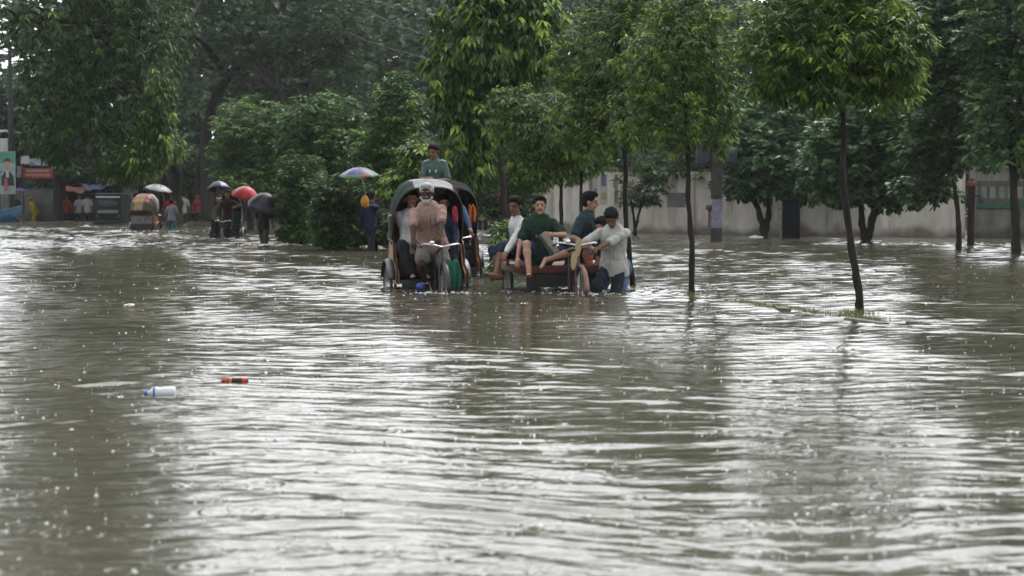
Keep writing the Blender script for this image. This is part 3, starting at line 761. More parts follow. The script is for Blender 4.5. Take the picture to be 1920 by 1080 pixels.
def wall_between(name, label, p0, p1, h, mm, step=3.0, coping=True, cat='wall', pil=.3):
    p0 = Vector((p0.x, p0.y, 0)); p1 = Vector((p1.x, p1.y, 0)); d = p1 - p0; L = d.length; ang = math.atan2(d.y, d.x)
    root = empty(name, p0, ang, label, cat)
    mb = MB(); mb.box((L / 2, 0, (h - DEPTH) / 2), (L, .22, h + DEPTH)); mb.build('wall_body', mm, root, smooth=False)
    n = int(L / step)
    for i in range(n + 1):
        mb = MB(); mb.box((min(L - .16, max(.16, i * L / n)), -.02, (h + .05 - DEPTH) / 2), (pil, .34, h + .05 + DEPTH), bev=.015); mb.build('pilaster', mm, root)
    if coping:
        mb = MB(); mb.box((L / 2, 0, h + .04), (L + .1, .30, .075), bev=.012); mb.build('coping', mm, root)
    return root, L
wl, wr = gw(1010, 434), gw(1806, 446)
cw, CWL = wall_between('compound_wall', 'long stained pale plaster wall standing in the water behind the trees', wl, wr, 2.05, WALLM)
def on_wall(px, py, extra=.15):
    """point on the front of the compound wall"""
    a = (px - 960) / FPX
    d = wr - wl; s = (wl.x - a * wl.y) / (a * d.y - d.x); p = wl + d * s
    return at(px, py, p.y - extra)
# posters on the left part of the wall
def flat_panel(name, c, w_, h_, th, ang, mats, label, cat, cells=None, group=None, parts=None):
    root_m = MB(); root_m.box((0, 0, 0), (w_, th, h_))
    o = root_m.build(name, mats[0], origin=(0, 0, 0), smooth=False); o.location = c; o.rotation_euler.z = ang
    tag(o, label, cat, group)
    for (nm, x, z, ww, hh, m_) in (parts or []):
        q = MB(); q.box((x * w_, -th / 2 - .004, z * h_), (ww * w_, .008, hh * h_)); q.build(nm, m_, o, smooth=False)
    return o
P_PURP = mat('print_violet', (0.136, 0.124, 0.223), .6, .2, 3); P_YEL = mat('print_yellow', (0.31, 0.26, 0.124), .6, .2, 3); P_WHITE = mat('print_white', (0.36, 0.353, 0.347), .6, .12, 3)
P_BLUE = mat('print_blue', (0.0744, 0.105, 0.223), .6, .2, 3); P_RED = mat('print_red', (0.26, 0.0372, 0.0248), .55, .2, 3); P_GREEN = mat('print_green', (0.062, 0.205, 0.149), .6, .15, 3)
P_GREY = mat('print_grey', (0.155, 0.155, 0.155), .7, .3, 3); P_BLK = mat('print_black', (0.0186, 0.0186, 0.0217), .6, .2, 3); P_SKIN = mat('print_skin', (0.322, 0.205, 0.161), .6, .1, 3)
wang = math.atan2((wr - wl).y, (wr - wl).x)
for i, (x, y, ww, hh, mm, lab, pp) in enumerate((
    (1112, 350, .42, 1.25, P_WHITE, 'tall white poster left of the others on the pale wall', [('print_block', -.2, .1, .3, .7, P_GREY), ('print_block', .25, -.2, .3, .3, P_PURP)]),
    (1132, 352, .34, 1.2, P_WHITE, 'poster with a violet figure between two other wall posters', [('print_block', 0, .22, .6, .34, P_PURP), ('print_block', 0, -.25, .7, .22, P_YEL)]),
    (1150, 348, .40, 1.3, P_YEL, 'yellow poster with blue stripe nearest the tree trunk', [('print_block', .2, 0, .3, .9, P_BLUE), ('print_block', -.25, -.3, .3, .2, P_WHITE)]))):
    c = on_wall(x, y, .13)
    flat_panel('poster', c, ww, hh, .012, wang, [mm], lab, 'poster', group='posters on the compound wall', parts=pp)
c = on_wall(1268, 375, .13); flat_panel('poster', c, .75, .5, .01, wang, [P_GREY], 'grey stain patch on the pale wall right of the slim tree', 'poster')  # thin panel added to stand for a grey stain on the plaster
# right-hand stretch with piers and a framed upper band
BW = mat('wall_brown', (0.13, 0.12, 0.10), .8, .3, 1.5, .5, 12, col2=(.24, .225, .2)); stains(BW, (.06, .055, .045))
r0_, r1_ = gw(1806, 446), gw(2080, 449)
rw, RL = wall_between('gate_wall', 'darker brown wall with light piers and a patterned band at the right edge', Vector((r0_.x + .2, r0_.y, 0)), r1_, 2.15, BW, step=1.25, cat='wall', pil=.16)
bandm = mat('band_slate', (.075, .085, .075), .6, .4, 2); tile = mat('band_tile', (.20, .20, .17), .5, .3, 3)
mb = MB(); mb.box((RL / 2, -.125, 1.35), (RL, .02, .85)); bd = mb.build('upper_band', bandm, rw, smooth=False)
mb = MB()
for i in range(int(RL / .28)):
    mb.box((.2 + i * .28, -.142, 1.42), (.17, .012, .36))
mb.build('window_pattern', tile, bd, smooth=False)
mb = MB(); mb.box((RL / 2, -.145, .98), (RL, .018, .10)); mb.build('green_line', mat('line_green', (.03, .10, .07), .6), bd, smooth=False)
# electric pole wrapped in bills
def pole():
    b = gw(1343, 452); root = empty('electric_pole', (b.x, b.y, -DEPTH), 0, 'thick dark utility pole wrapped with torn pale bills standing in water', 'utility pole')
    pm = mat('pole_concrete', (.035, .034, .032), .9, .3, 5, .6, 20, col2=(.075, .07, .065), spec=.1)
    mb = MB(); mb.tube([(0, 0, 0), (0, 0, 4), (0, 0, 11)], [.18, .165, .13], 14); mb.build('shaft', pm, root)
    pw = mat('bill_paper', (.10, .10, .15), .7, .5, 5, .3, 20, col2=(.27, .25, .30)); 
    mb = MB(); mb.tube([(0, 0, .78), (0, 0, 1.62)], [.187, .185], 14); mb.build('bill_wrap', pw, root)
    mb = MB(); mb.tube([(0, 0, 2.6), (0, 0, 2.66)], [.2, .2], 14); mb.box((-.42, 0, 2.63), (.6, .06, .06)); mb.box((.42, 0, 2.63), (.6, .06, .06)); mb.build('crossarm', pm, root)
    mb = MB(); mb.box((-.42, 0, 2.92), (.36, .32, .5), bev=.03); mb.build('junction_box', mat('box_dark', (.03, .035, .05), .5), root)
    mb = MB(); mb.box((.42, 0, 2.9), (.3, .3, .42), bev=.03); mb.build('junction_box', MATS['box_dark'], root)
    mb = MB(); mb.box((-.22, -.1, 1.05), (.06, .05, .5), bev=.01); mb.ell((-.23, -.1, 1.38), (.1, .08, .1)); mb.build('cable_coil', mat('coil_rust', (.10, .05, .035), .7, .4), root)
pole()
def pillar():
    b = gw(1482, 447.5); root = empty('gate_pillar', (b.x, b.y, -DEPTH), R(-12), 'square black pillar with light left edge in front of the pale wall', 'pillar')
    dk = mat('pillar_black', (.010, .010, .012), .9, .3, 4, .3, 20, spec=.05)
    mb = MB(); mb.box((0, 0, .78), (.56, .5, 1.56), bev=.02); mb.build('shaft', dk, root)
    mb = MB(); mb.box((-.27, -.262, .8), (.06, .03, 1.5), bev=.005); mb.build('corner_strip', mat('strip_grey', (.16, .16, .15), .6), root)
    mb = MB(); mb.box((0, 0, 1.60), (.64, .58, .07), bev=.015); mb.build('cap', dk, root)
    mb = MB(); mb.box((.02, 0, .18), (.62, .56, .36), bev=.02); mb.build('plinth', dk, root)
pillar()
def rpole():
    b = gw(1820, 460); root = empty('rusty_post', (b.x, b.y, -DEPTH), 0, 'rust brown square post with an orange cap before the right wall', 'post')
    mb = MB(); mb.tube([(0, 0, 0), (.0, 0, 1.2), (.02, 0, 2.0)], [.10, .10, .095], 10); mb.build('shaft', mat('rust_brown', (.022, .015, .012), .9, .4, 6, .6, 20, col2=(.045, .028, .022), spec=.1), root)
    mb = MB(); mb.box((.02, 0, 2.05), (.22, .22, .12), bev=.02); mb.box((.02, 0, 2.15), (.12, .12, .12), bev=.02); mb.build('cap', mat('orange_rust', (.17, .06, .035), .7, .3), root)
    mb = MB(); mb.box((-.22, -.02, 1.62), (.12, .10, .20), bev=.02); mb.box((.26, -.02, 1.62), (.12, .10, .20), bev=.02); mb.box((.02, 0, 1.72), (.6, .05, .05)); mb.build('bracket', mat('box_dark', (.03, .035, .05), .5), root)
rpole()
def cables():
    m = mat('cable_grey', (.06, .065, .07), .6)
    for (a, b, sag, lab) in ((at(690, 20, 78), at(1343, 10, 59), 1.4, 'thin grey overhead cable sagging across the dark trees, upper one'),
                         (at(655, 62, 78), at(1343, 60, 59), 1.2, 'thin grey overhead cable looping below the upper one')):
        pts = [a.lerp(b, i / 24) - Vector((0, 0, sag * 4 * (i / 24) * (1 - i / 24))) for i in range(25)]
        mb = MB(); mb.tube(pts, .009, 5); o = mb.build('overhead_cable', m, origin=a); tag(o, lab, 'cable', 'overhead cables')
cables()

# ---------------------------------------------------------------- floating litter
def litter():
    p = gw(300, 741); root = empty('plastic_bottle', (p.x, p.y, -.010), R(6), 'clear white plastic bottle with blue cap floating on its side', 'bottle')
    m = mat('bottle_plastic', (.48, .49, .52), .25, .06, 8, .5, 18, spec=.6)
    def ring(x, r_, q=0): return [(x, r_ * math.cos(t), .026 + r_ * math.sin(t) * (1 - q)) for t in [2 * math.pi * k / 16 for k in range(16)]]
    prof = [(x, r_ * 1.3) for x, r_ in [(-.088, .011), (-.082, .012), (-.075, .013), (-.062, .022), (-.048, .032), (-.02, .034), (0, .030), (.02, .033), (.05, .034), (.085, .034), (.10, .034), (.107, .028)]]
    mb = MB(); vs = []
    for x, r_ in prof: vs += ring(x, r_)
    fs = [(i * 16 + k, i * 16 + (k + 1) % 16, (i + 1) * 16 + (k + 1) % 16, (i + 1) * 16 + k) for i in range(len(prof) - 1) for k in range(16)]
    fs += [tuple(range(15, -1, -1)), tuple((len(prof) - 1) * 16 + k for k in range(16))]
    mb.add(vs, fs); mb.build('body', m, root)
    bl = mat('cap_blue', (.04, .14, .50), .4)
    mb = MB(); mb.tube([(-.108, 0, .026), (-.107, 0, .026), (-.088, 0, .026)], [.017, .0195, .0195], 14); mb.build('cap', bl, root)
    mb = MB(); mb.tube([(-.046, 0, .026), (-.032, 0, .026)], [.0435, .0452], 16, caps=False); mb.build('label_band', mat('label_blue', (.05, .11, .38), .4), root)
    p = gw(440, 716); root = empty('drink_bottle', (p.x, p.y, -.006), R(-4), 'dark cola bottle with red cap and red label drifting right of the white bottle', 'bottle')
    dk = mat('cola_dark', (.02, .010, .010), .12, .1, 8); rd = mat('label_red', (.42, .035, .02), .4, .15, 6); og = mat('label_orange', (.50, .16, .03), .5)
    mb = MB(); prof = [(-.085, .010), (-.07, .012), (-.055, .022), (-.04, .026), (.0, .026), (.05, .026), (.07, .026), (.093, .024), (.10, .018)]
    mb.tube([(x, 0, .012) for x, _ in prof], [r_ for _, r_ in prof], 16); mb.build('body', dk, root)
    mb = MB(); mb.tube([(-.1, 0, .012), (-.083, 0, .012)], [.0125, .0125], 12); mb.build('cap', rd, root)
    mb = MB(); mb.tube([(-.078, 0, .012), (-.06, 0, .012), (-.045, 0, .012)], [.0135, .0205, .0262], 14, caps=False); mb.build('shoulder', rd, root)
    mb = MB(); mb.tube([(-.040, 0, .012), (-.018, 0, .012)], [.0268, .0268], 16, caps=False); mb.build('label', og, root)
    mb = MB(); mb.tube([(.060, 0, .012), (.094, 0, .012)], [.0270, .0250], 16, caps=False); mb.build('base_wrap', rd, root)
    p = gw(242, 576); mb = MB(); r = random.Random(2)
    for i in range(6): mb.ell((r.uniform(-.04, .04), r.uniform(-.02, .02), .012 + r.uniform(0, .02)), (r.uniform(.02, .045), .03, r.uniform(.015, .03)))
    o = remeshed(mb, 'crumpled_wrapper', mat('wrapper_pale', (.55, .47, .42), .5, .3, 20), .006, origin=(0, 0, 0), noise=.003, nscale=80); o.location = p
    tag(o, 'pale crumpled wrapper floating alone on the far left water', 'litter')
    for (px, py, s, lab) in ((1628, 511, .10, 'white foam lump floating behind the leaning median tree'), (1416, 446, .16, 'pale half-sunk bag at the foot of the forked tree'), (1380, 437, .10, 'small white scrap at the base of the pale wall')):
        p = gw(px, py); mb = MB()
        for i in range(5): mb.ell((r.uniform(-1, 1) * s, r.uniform(-.4, .4) * s, .01), (s * r.uniform(.4, .9), s * .5, s * r.uniform(.2, .5)))
        o = remeshed(mb, 'floating_bag', mat('bag_white', (.62, .62, .62), .5, .1, 8), .015, origin=(0, 0, 0), noise=.006, nscale=30); o.location = p; tag(o, lab, 'litter', 'pale floating litter by the wall')
litter()
# ---------------------------------------------------------------- people
SKIN = mat('skin_brown', (.16, .082, .050), .55, .10, 9, spec=.25)
SKIN2 = mat('skin_tan', (.34, .19, .125), .5, .10, 9, spec=.4)
SKIN3 = mat('skin_deep', (.048, .024, .016), .6, .10, 9, spec=.12)
HAIR = mat('hair_black', (.008, .007, .007), .75, .3, 60, .8, 120, spec=.12); HAIRW = mat('hair_white', (.34, .34, .335), .6, .15, 60, .8, 90)
EYE = mat('eye_dark', (.02, .012, .010), .25); LIP = mat('lip_brown', (.14, .05, .04), .5); EYEW = mat('eye_white', (.10, .085, .075), .3)
def ik(a, b, l1, l2, pole):
    a = Vector(a); b = Vector(b); d = b - a; L = d.length
    L = max(min(L, (l1 + l2) * .999), abs(l1 - l2) + .01); dn = d.normalized()
    x = (l1 * l1 - l2 * l2 + L * L) / (2 * L); h = math.sqrt(max(0, l1 * l1 - x * x))
    p = Vector(pole); p = p - dn * p.dot(dn); p = p.normalized() if p.length > 1e-4 else frame_of(dn)[0]
    return a + dn * x + p * h, a + dn * L
def person(label, P, yaw=0, lean=0, side=0, H=1.66, hands=None, feet=None, head=(0, 0), elbow=(None, None), knee=(None, None), shirt=None, sleeve='short',
           pants=None, pkind='long', hair='black', beard=False, skin=None, near=True, curl=(.9, .9), palm=(None, None), group=None, collar=False, twist=0, bulk=1.0, cap=None, placket=None, fold=None, untuck=.05, name='person', pocket=False):
    k = H / 1.68; skin = skin or SKIN; P = Vector(P)
    if near: k *= 1.07; P.z -= .035; bulk *= 1.07
    yw, ln, sd_ = R(yaw), R(lean), R(side)
    f = Vector((math.sin(yw), -math.cos(yw), 0)); l = Vector((math.cos(yw), math.sin(yw), 0)); up = Vector((0, 0, 1))
    t = (up * math.cos(ln) + f * math.sin(ln)); t = (t * math.cos(sd_) + l * math.sin(sd_)).normalized()
    tf = (f - t * f.dot(t)).normalized(); tl = t.cross(tf); tl = tl if tl.dot(l) > 0 else -tl
    tw = R(twist); cl_ = tl * math.cos(tw) + tf * math.sin(tw); cf = tf * math.cos(tw) - tl * math.sin(tw)
    waist = P + t * .17 * k; chest = P + t * .36 * k + cf * .01; neck = P + t * .50 * k
    if lean > 25: chest -= tf * .03
    sh = [neck - t * .060 * k + cl_ * .158 * k * s * (1 + (bulk - 1) * .6) for s in (1, -1)]
    hipj = [P - t * .03 + l * .09 * k * s for s in (1, -1)]
    hy, hp = R(yaw + head[0]), R(head[1])
    hf0 = Vector((math.sin(hy), -math.cos(hy), 0)); hl = Vector((math.cos(hy), math.sin(hy), 0))
    hf = hf0 * math.cos(hp) - up * math.sin(hp); hu = up * math.cos(hp) + hf0 * math.sin(hp)
    nd = (t * .6 + hu * .4).normalized()
    Hc = neck + nd * .070 * k + hu * .112 * k + hf * .02 * k
    ua, fa, th, sk_ = .285 * k, .25 * k, .42 * k, .42 * k
    hd = hands or (None, None); tips = []
    for i, s in enumerate((1, -1)):
        tg = Vector(hd[i]) if hd[i] is not None else sh[i] + l * .1 * s - up * .50 * k + f * .08
        pole = elbow[i] if elbow[i] is not None else (-f * .7 - up * .3 + l * s * .6)
        e, wq = ik(sh[i], tg, ua, fa, pole); tips.append((e, wq))
    ft = feet or (None, None); kn = []
    for i, s in enumerate((1, -1)):
        tg = Vector(ft[i]) if ft[i] is not None else Vector((P.x, P.y, 0)) + l * .10 * s + Vector((0, 0, -DEPTH + .07))
        pole = knee[i] if knee[i] is not None else (f + up * .25 + l * s * .15)
        kk, aa = ik(hipj[i], tg, th, sk_, pole); kn.append((kk, aa))
    b = MB()
    b.cap(P, .135 * k, waist, .12 * k, flat=.74, hint=tf); b.cap(waist, .12 * k, chest, .148 * k * bulk, flat=.70, hint=cf)
    b.cap(chest, .145 * k * bulk, chest + t * .06, .13 * k * bulk, flat=.66, hint=cf); b.cap(sh[0], .055 * k, sh[1], .055 * k)
    b.cap(neck - t * .03, .058 * k, Hc - hu * .05 * k - hf * .015, .052 * k)
    ax = (hl, hf, hu); q = k * (1.10 if near else 1.06)
    b.ell(Hc + hu * .028 * q - hf * .008 * q, (.076 * q, .094 * q, .086 * q), ax)
    b.ell(Hc - hu * .035 * q + hf * .014 * q, (.060 * q, .070 * q, .080 * q), ax)
    b.ell(Hc - hu * .095 * q + hf * .050 * q, (.032 * q, .028 * q, .026 * q), ax)
    b.cap(Hc + hf * .078 * q + hu * .008 * q, .010 * q, Hc + hf * .100 * q - hu * .024 * q, .016 * q)
    b.cap(Hc + hf * .076 * q + hu * .022 * q + hl * .03 * q, .011 * q, Hc + hf * .076 * q + hu * .022 * q - hl * .03 * q, .011 * q)
    for s in (1, -1): b.ell(Hc + hl * s * .078 * q - hf * .01 * q - hu * .01 * q, (.010 * q, .02 * q, .032 * q), ax, seg=8, rings=6)
    ru = 1 + (bulk - 1) * .45
    for i, s in enumerate((1, -1)):
        e, wq = tips[i]
        b.cap(sh[i], .052 * k * ru, e, .040 * k * ru); b.cap(e, .042 * k * ru, wq, .027 * k)
        d = (wq - e).normalized()
        n = Vector(palm[i]) if palm[i] is not None else (-up - l * s * .3)
        n = n - d * n.dot(d); n = n.normalized() if n.length > 1e-3 else frame_of(d)[0]
        wv = n.cross(d).normalized()
        thumb = 1 if wv.dot(-l * s + f * .4) > 0 else -1
        b.ell(wq + d * .048 * k, (.042 * k, .056 * k, .017 * k), (wv, d, n), seg=12, rings=8)
        c = curl[i]
        for j in range(4):
            base = wq + d * .088 * k + wv * (j - 1.5) * .0215 * k; Lf = (.066, .076, .071, .054)[j] * k
            sp = wv * (j - 1.5) * .09
            d1 = (d * math.cos(c * .8) + n * math.sin(c * .8) + sp).normalized(); d2 = (d * math.cos(c * 1.9) + n * math.sin(c * 1.9) + sp).normalized()
            b.cap(base, .0095 * k, base + d1 * Lf * .52, .009 * k, seg=8); b.cap(base + d1 * Lf * .52, .009 * k, base + d1 * Lf * .52 + d2 * Lf * .5, .0078 * k, seg=8)
        tb = wq + d * .028 * k + wv * thumb * .034 * k; td = (d * .65 + wv * thumb * .6 + n * (.25 + c * .3)).normalized()
        b.cap(tb - td * .01, .013 * k, tb + td * .034 * k, .0105 * k, seg=8); td2 = (td + n * .5 * c + d * .3).normalized(); b.cap(tb + td * .034 * k, .0105 * k, tb + td * .034 * k + td2 * .028 * k, .009 * k, seg=8)
        kk, aa = kn[i]
        b.cap(hipj[i], .078 * k * ru, kk, .054 * k * ru); b.cap(kk, .052 * k * ru, aa, .036 * k)
        b.cap(kk.lerp(aa, .28) - (kk - hipj[i]).normalized() * -.0, .056 * k * ru, kk.lerp(aa, .5), .042 * k * ru)
        sd0 = (aa - kk).normalized(); ff = f - sd0 * f.dot(sd0) * .8; ff = (ff.normalized() + up * -.05).normalized()
        if abs(sd0.z) < .75: ff = (f * .5 - up * .5 + sd0 * .3).normalized()
        hz = sd0
        b.cap(aa + hz * .035 * k - ff * .03 * k, .034 * k, aa + hz * .052 * k + ff * .13 * k, .027 * k, flat=.9)
        fl = ff.cross(hz).normalized()
        for j in range(5):
            tt = aa + hz * .056 * k + ff * (.145 - .008 * abs(j - 1)) * k + fl * (j - 2) * .0165 * k * s
            b.cap(tt, .010 * k, tt + ff * (.032 - j * .003) * k, .009 * k, seg=6)
    org = Vector((P.x, P.y, -DEPTH))
    vx = .0075 if near else .013
    root = remeshed(b, name, skin, vx, origin=org, smooth=1 if near else 2)
    tag(root, label, 'person', group)
    # ---- hair, face
    hm = HAIR if hair == 'black' else HAIRW
    if hair:
        hb = MB()
        hb.ell(Hc + hu * .046 * q - hf * .020 * q, (.090 * q, .098 * q, .086 * q), ax)
        hb.ell(Hc + hu * .012 * q - hf * .040 * q, (.087 * q, .066 * q, .088 * q), ax)
        hb.ell(Hc + hu * .090 * q + hf * .034 * q, (.068 * q, .056 * q, .040 * q), ax)
        r_ = random.Random(len(label))
        for i in range(26):
            dd = Vector((r_.gauss(0, 1), r_.gauss(-.2, .8), abs(r_.gauss(.6, .6)))).normalized()
            c0 = Hc + hu * .045 * q - hf * .018 * q + hl * dd.x * .076 * q + hf * dd.y * .088 * q + hu * dd.z * .076 * q
            hb.ell(c0, (.020 * q, .024 * q, .016 * q), seg=6, rings=5)
        h_ = remeshed(hb, 'hair', hm, .008 if near else .014, origin=org, smooth=1, noise=.0016, nscale=90); h_.parent = root; h_.location = (0, 0, 0)
    if beard:
        bb = MB(); bb.ell(Hc - hu * .098 * q + hf * .048 * q, (.046 * q, .038 * q, .042 * q), ax)
        bb.cap(Hc - hu * .055 * q + hl * .064 * q + hf * .015 * q, .018 * q, Hc - hu * .1 * q + hf * .06 * q, .024 * q); bb.cap(Hc - hu * .055 * q - hl * .064 * q + hf * .015 * q, .018 * q, Hc - hu * .1 * q + hf * .06 * q, .024 * q)
        bb.cap(Hc - hu * .040 * q + hl * .026 * q + hf * .082 * q, .008 * q, Hc - hu * .040 * q - hl * .026 * q + hf * .082 * q, .008 * q)
        h_ = remeshed(bb, 'beard', HAIRW, .007, origin=org, smooth=1, noise=.002, nscale=110); h_.parent = root; h_.location = (0, 0, 0)
    def part(mb, nm, m_):
        o = mb.build(nm, m_, origin=org); o.parent = root; o.location = (0, 0, 0); return o
    if near:
        for s in (1, -1):
            e_ = MB(); c0 = Hc + hf * .079 * q + hl * s * .031 * q + hu * .002 * q
            e_.ell(c0, (.0115 * q, .006 * q, .0055 * q), ax, seg=8, rings=6); e_.ell(c0 + hf * .004 * q, (.0065 * q, .006 * q, .0065 * q), ax, seg=8, rings=6, mi=1)
            part(e_, 'eye', [EYEW, EYE])
            e_ = MB(); e_.cap(Hc + hf * .086 * q + hl * s * .017 * q + hu * .022 * q, .0042 * q, Hc + hf * .078 * q + hl * s * .046 * q + hu * .025 * q, .0035 * q, seg=6); part(e_, 'eyebrow', hm if hair == 'white' else HAIR)
        e_ = MB(); e_.cap(Hc + hf * .082 * q + hl * .021 * q - hu * .055 * q, .006 * q, Hc + hf * .082 * q - hl * .021 * q - hu * .055 * q, .006 * q, seg=6); part(e_, 'mouth', LIP)
    # ---- shirt
    vs = .011 if near else .016
    if shirt:
        c = MB(); z = .022 * k
        c.cap(P + t * .02, .150 * k * bulk + z * .6, waist, .138 * k * bulk + z * .5, flat=.80, hint=tf); c.cap(waist, .138 * k * bulk + z * .5, chest, .158 * k * bulk + z * .4, flat=.74, hint=cf)
        c.cap(P - t * min(untuck, .05) * k, .162 * k * bulk + z * .5, P + t * .03, .150 * k * bulk + z * .5, flat=.82, hint=tf)
        if untuck > .08: c.tube([P + t * .06, P - t * .04, P - t * untuck], [.150 * k * bulk + z * .6, .166 * k * bulk + z * .6, .170 * k * bulk + z * .6], 22, flat=.84, hint=tf)
        c.cap(chest, .154 * k * bulk + z * .4, chest + t * .065, .135 * k * bulk + z * .3, flat=.70, hint=cf)
        c.cap(sh[0] - t * .005, .060 * k, sh[1] - t * .005, .060 * k); c.cap(sh[0] - t*.02, .058*k, neck + t*.01, .058*k); c.cap(sh[1] - t*.02, .058*k, neck + t*.01, .058*k); c.cap(neck - t * .03, .078 * k, neck + t * .005, .066 * k, flat=.9)
        for i in range(2):
            e, wq = tips[i]; u = (e - sh[i])
            if sleeve == 'short': c.cap(sh[i], .060 * k * ru, sh[i] + u * .78, .062 * k * ru); c.cap(sh[i] + u * .3 - up * .015, .052 * k, sh[i] + u * .74 - up * .018, .058 * k)
            elif sleeve == 'long': c.cap(sh[i], .060 * k * ru, e, .057 * k * ru); c.cap(e, .058 * k * ru, e.lerp(wq, .93), .042 * k)
            elif sleeve == 'rolled': c.cap(sh[i], .061 * k * ru, e, .060 * k * ru); c.cap(e, .060 * k * ru, e.lerp(wq, .22), .062 * k)
        o = remeshed(c, 'shirt', shirt, vs, origin=org, smooth=3, noise=fold or (.0065 if near else .004), nscale=21); o.parent = root; o.location = (0, 0, 0)
        if collar and near:
            cb = MB(); nb = neck + t * .030 * k
            for s in (1, -1):
                p0 = nb + cl_ * s * .066 * k - cf * .03; p1 = nb + cl_ * s * .050 * k + cf * .050 * k - t * .01; p2 = nb + cf * .070 * k - t * .055 * k + cl_ * s * .018
                cb.tube([nb - cf * .058 * k, p0, p1, p2], [.020, .021, .023, .012], 8, flat=.45, hint=t)
            o2 = part(cb, 'collar', shirt); o2.parent = o
            pl = MB(); 
            rc = .158 * k * bulk * .74 + z * .5; rw_ = .138 * k * bulk * .80 + z * .55; rp = .158 * k * bulk * .84 + z * .7
            a0 = neck - t * .03 + cf * .080 * k; a1 = chest + t * .04 + cf * rc * .97; a2 = chest - t * .05 + cf * (rc + .004); a3 = waist + cf * (rw_ + .004); a4 = P - t * .04 + tf * (rp + .004)
            pl.tube([a0, a1, a2, a3, a4], [.015, .017, .018, .018, .018], 6, flat=.35, hint=cl_); o3 = part(pl, 'placket', placket or shirt); o3.parent = o
        if pocket:
            pk = MB(); cc = chest - t * .02 + cf * (.158 * k * bulk * .74 + z * .2) + cl_ * .075 * k
            Mx = Matrix((cl_, cf, t)).transposed(); pk.box(cc, (.10 * k, .03, .11 * k), rot=Mx, bev=.008); o4 = part(pk, 'pocket', shirt); o4.parent = o
    if pants:
        c = MB()
        c.cap(P - t * .03, .152 * k * bulk, P + t * .07, .140 * k * bulk, flat=.80, hint=tf)
        for i in range(2):
            kk, aa = kn[i]; u = kk - hipj[i]
            if pkind == 'long': c.cap(hipj[i], .092 * k * ru, kk, .072 * k * ru); c.cap(kk, .072 * k * ru, kk.lerp(aa, .95), .064 * k * ru)
            elif pkind == 'shorts': c.cap(hipj[i], .094 * k * ru, hipj[i] + u * .74, .092 * k * ru)
            elif pkind == 'knee': c.cap(hipj[i], .094 * k * ru, kk, .080 * k); c.cap(kk, .080 * k, kk.lerp(aa, .18), .078 * k)
        if pkind == 'lungi':
            km = (kn[0][0] + kn[1][0]) / 2
            for i in range(2): c.cap(hipj[i], .10 * k, kn[i][0], .10 * k); c.cap(kn[i][0], .10 * k, kn[i][0].lerp(kn[i][1], .35), .09 * k)
            c.cap(P - t * .03, .14 * k, km - up * .05, .15 * k, flat=.8, hint=f)
        nm = {'long': 'trousers', 'shorts': 'shorts', 'knee': 'shorts', 'lungi': 'lungi'}[pkind]
        o = remeshed(c, nm, pants, vs, origin=org, smooth=3, noise=.0055 if near else .004, nscale=19); o.parent = root; o.location = (0, 0, 0)
    if cap:
        c = MB(); c.ell(Hc + hu * .066 * q - hf * .008 * q, (.088 * q, .104 * q, .062 * q), ax); c.cap(Hc + hu * .052 * q + hf * .07 * q, .03 * q, Hc + hu * .045 * q + hf * .095 * q, .03 * q, flat=.4)
        part(c, 'cap', cap)
    info = dict(neck=neck, chest=chest, head=Hc, wrist=[x[1] for x in tips], elbow=[x[0] for x in tips], foot=[x[1] for x in kn], t=t, f=cf, l=cl_)
    return root, info

# ---------------------------------------------------------------- umbrellas
def umbrella(label, top, Rad, mats, axis=(0, 0, 1), hand=None, group=None, seg=8, depth=.30, pick=None, rot=0):
    top = Vector(top); a, b, d = frame_of(axis); hand = Vector(hand) if hand is not None else top - d * .8
    root = empty('umbrella', hand, 0, label, 'umbrella', group)
    mb = MB(); K = seg * 6; rings = 7
    vs = [top]
    for j in range(1, rings + 1):
        u = j / rings
        for i in range(K):
            t = 2 * math.pi * i / K + rot; sc_ = abs(math.sin(t * seg / 2 - rot * seg / 2))
            rr = Rad * u * (1 - .07 * sc_ * u); z = -depth * Rad * 1.6 * (u ** 2.0) * (1) + .03 * sc_ * u * Rad
            vs.append(top + a * rr * math.cos(t) + b * rr * math.sin(t) + d * z)
    n = len(mb.v); mb.v += vs
    for i in range(K): mb.f.append((0, 1 + i, 1 + (i + 1) % K)); mb.m.append((pick(i // 6, 0) if pick else 0))
    for j in range(rings - 1):
        for i in range(K):
            mb.f.append((1 + j * K + i, 1 + (j + 1) * K + i, 1 + (j + 1) * K + (i + 1) % K, 1 + j * K + (i + 1) % K)); mb.m.append((pick(i // 6, (j + 1) / rings) if pick else 0))
    o = mb.build('canopy', mats, root, world=True)
    sm = o.modifiers.new('t', 'SOLIDIFY'); sm.thickness = .004
    st = mat('umbrella_steel', (.25, .25, .26), .35, .1, 10, metal=.8)
    mb = MB(); mb.tube([top + d * .05, top, hand], [.004, .006, .006], 6); mb.build('shaft', st, root, world=True)
    mb = MB(); h0 = hand; mb.tube([h0 + d * .02, h0 - d * .05, h0 - d * .09], [.012, .013, .012], 8); mb.build('handle', mat('handle_black', (.02, .02, .02), .4), root, world=True)
    mb = MB()
    for k in range(seg):
        t = 2 * math.pi * k / seg + rot
        pts = []
        for j in range(6):
            u = j / 5; rr = Rad * u; z = -depth * Rad * 1.6 * u ** 2 - .008
            pts.append(top + a * rr * math.cos(t) + b * rr * math.sin(t) + d * z)
        mb.tube(pts, .003, 4)
    mb.build('ribs', st, root, world=True)
    return root

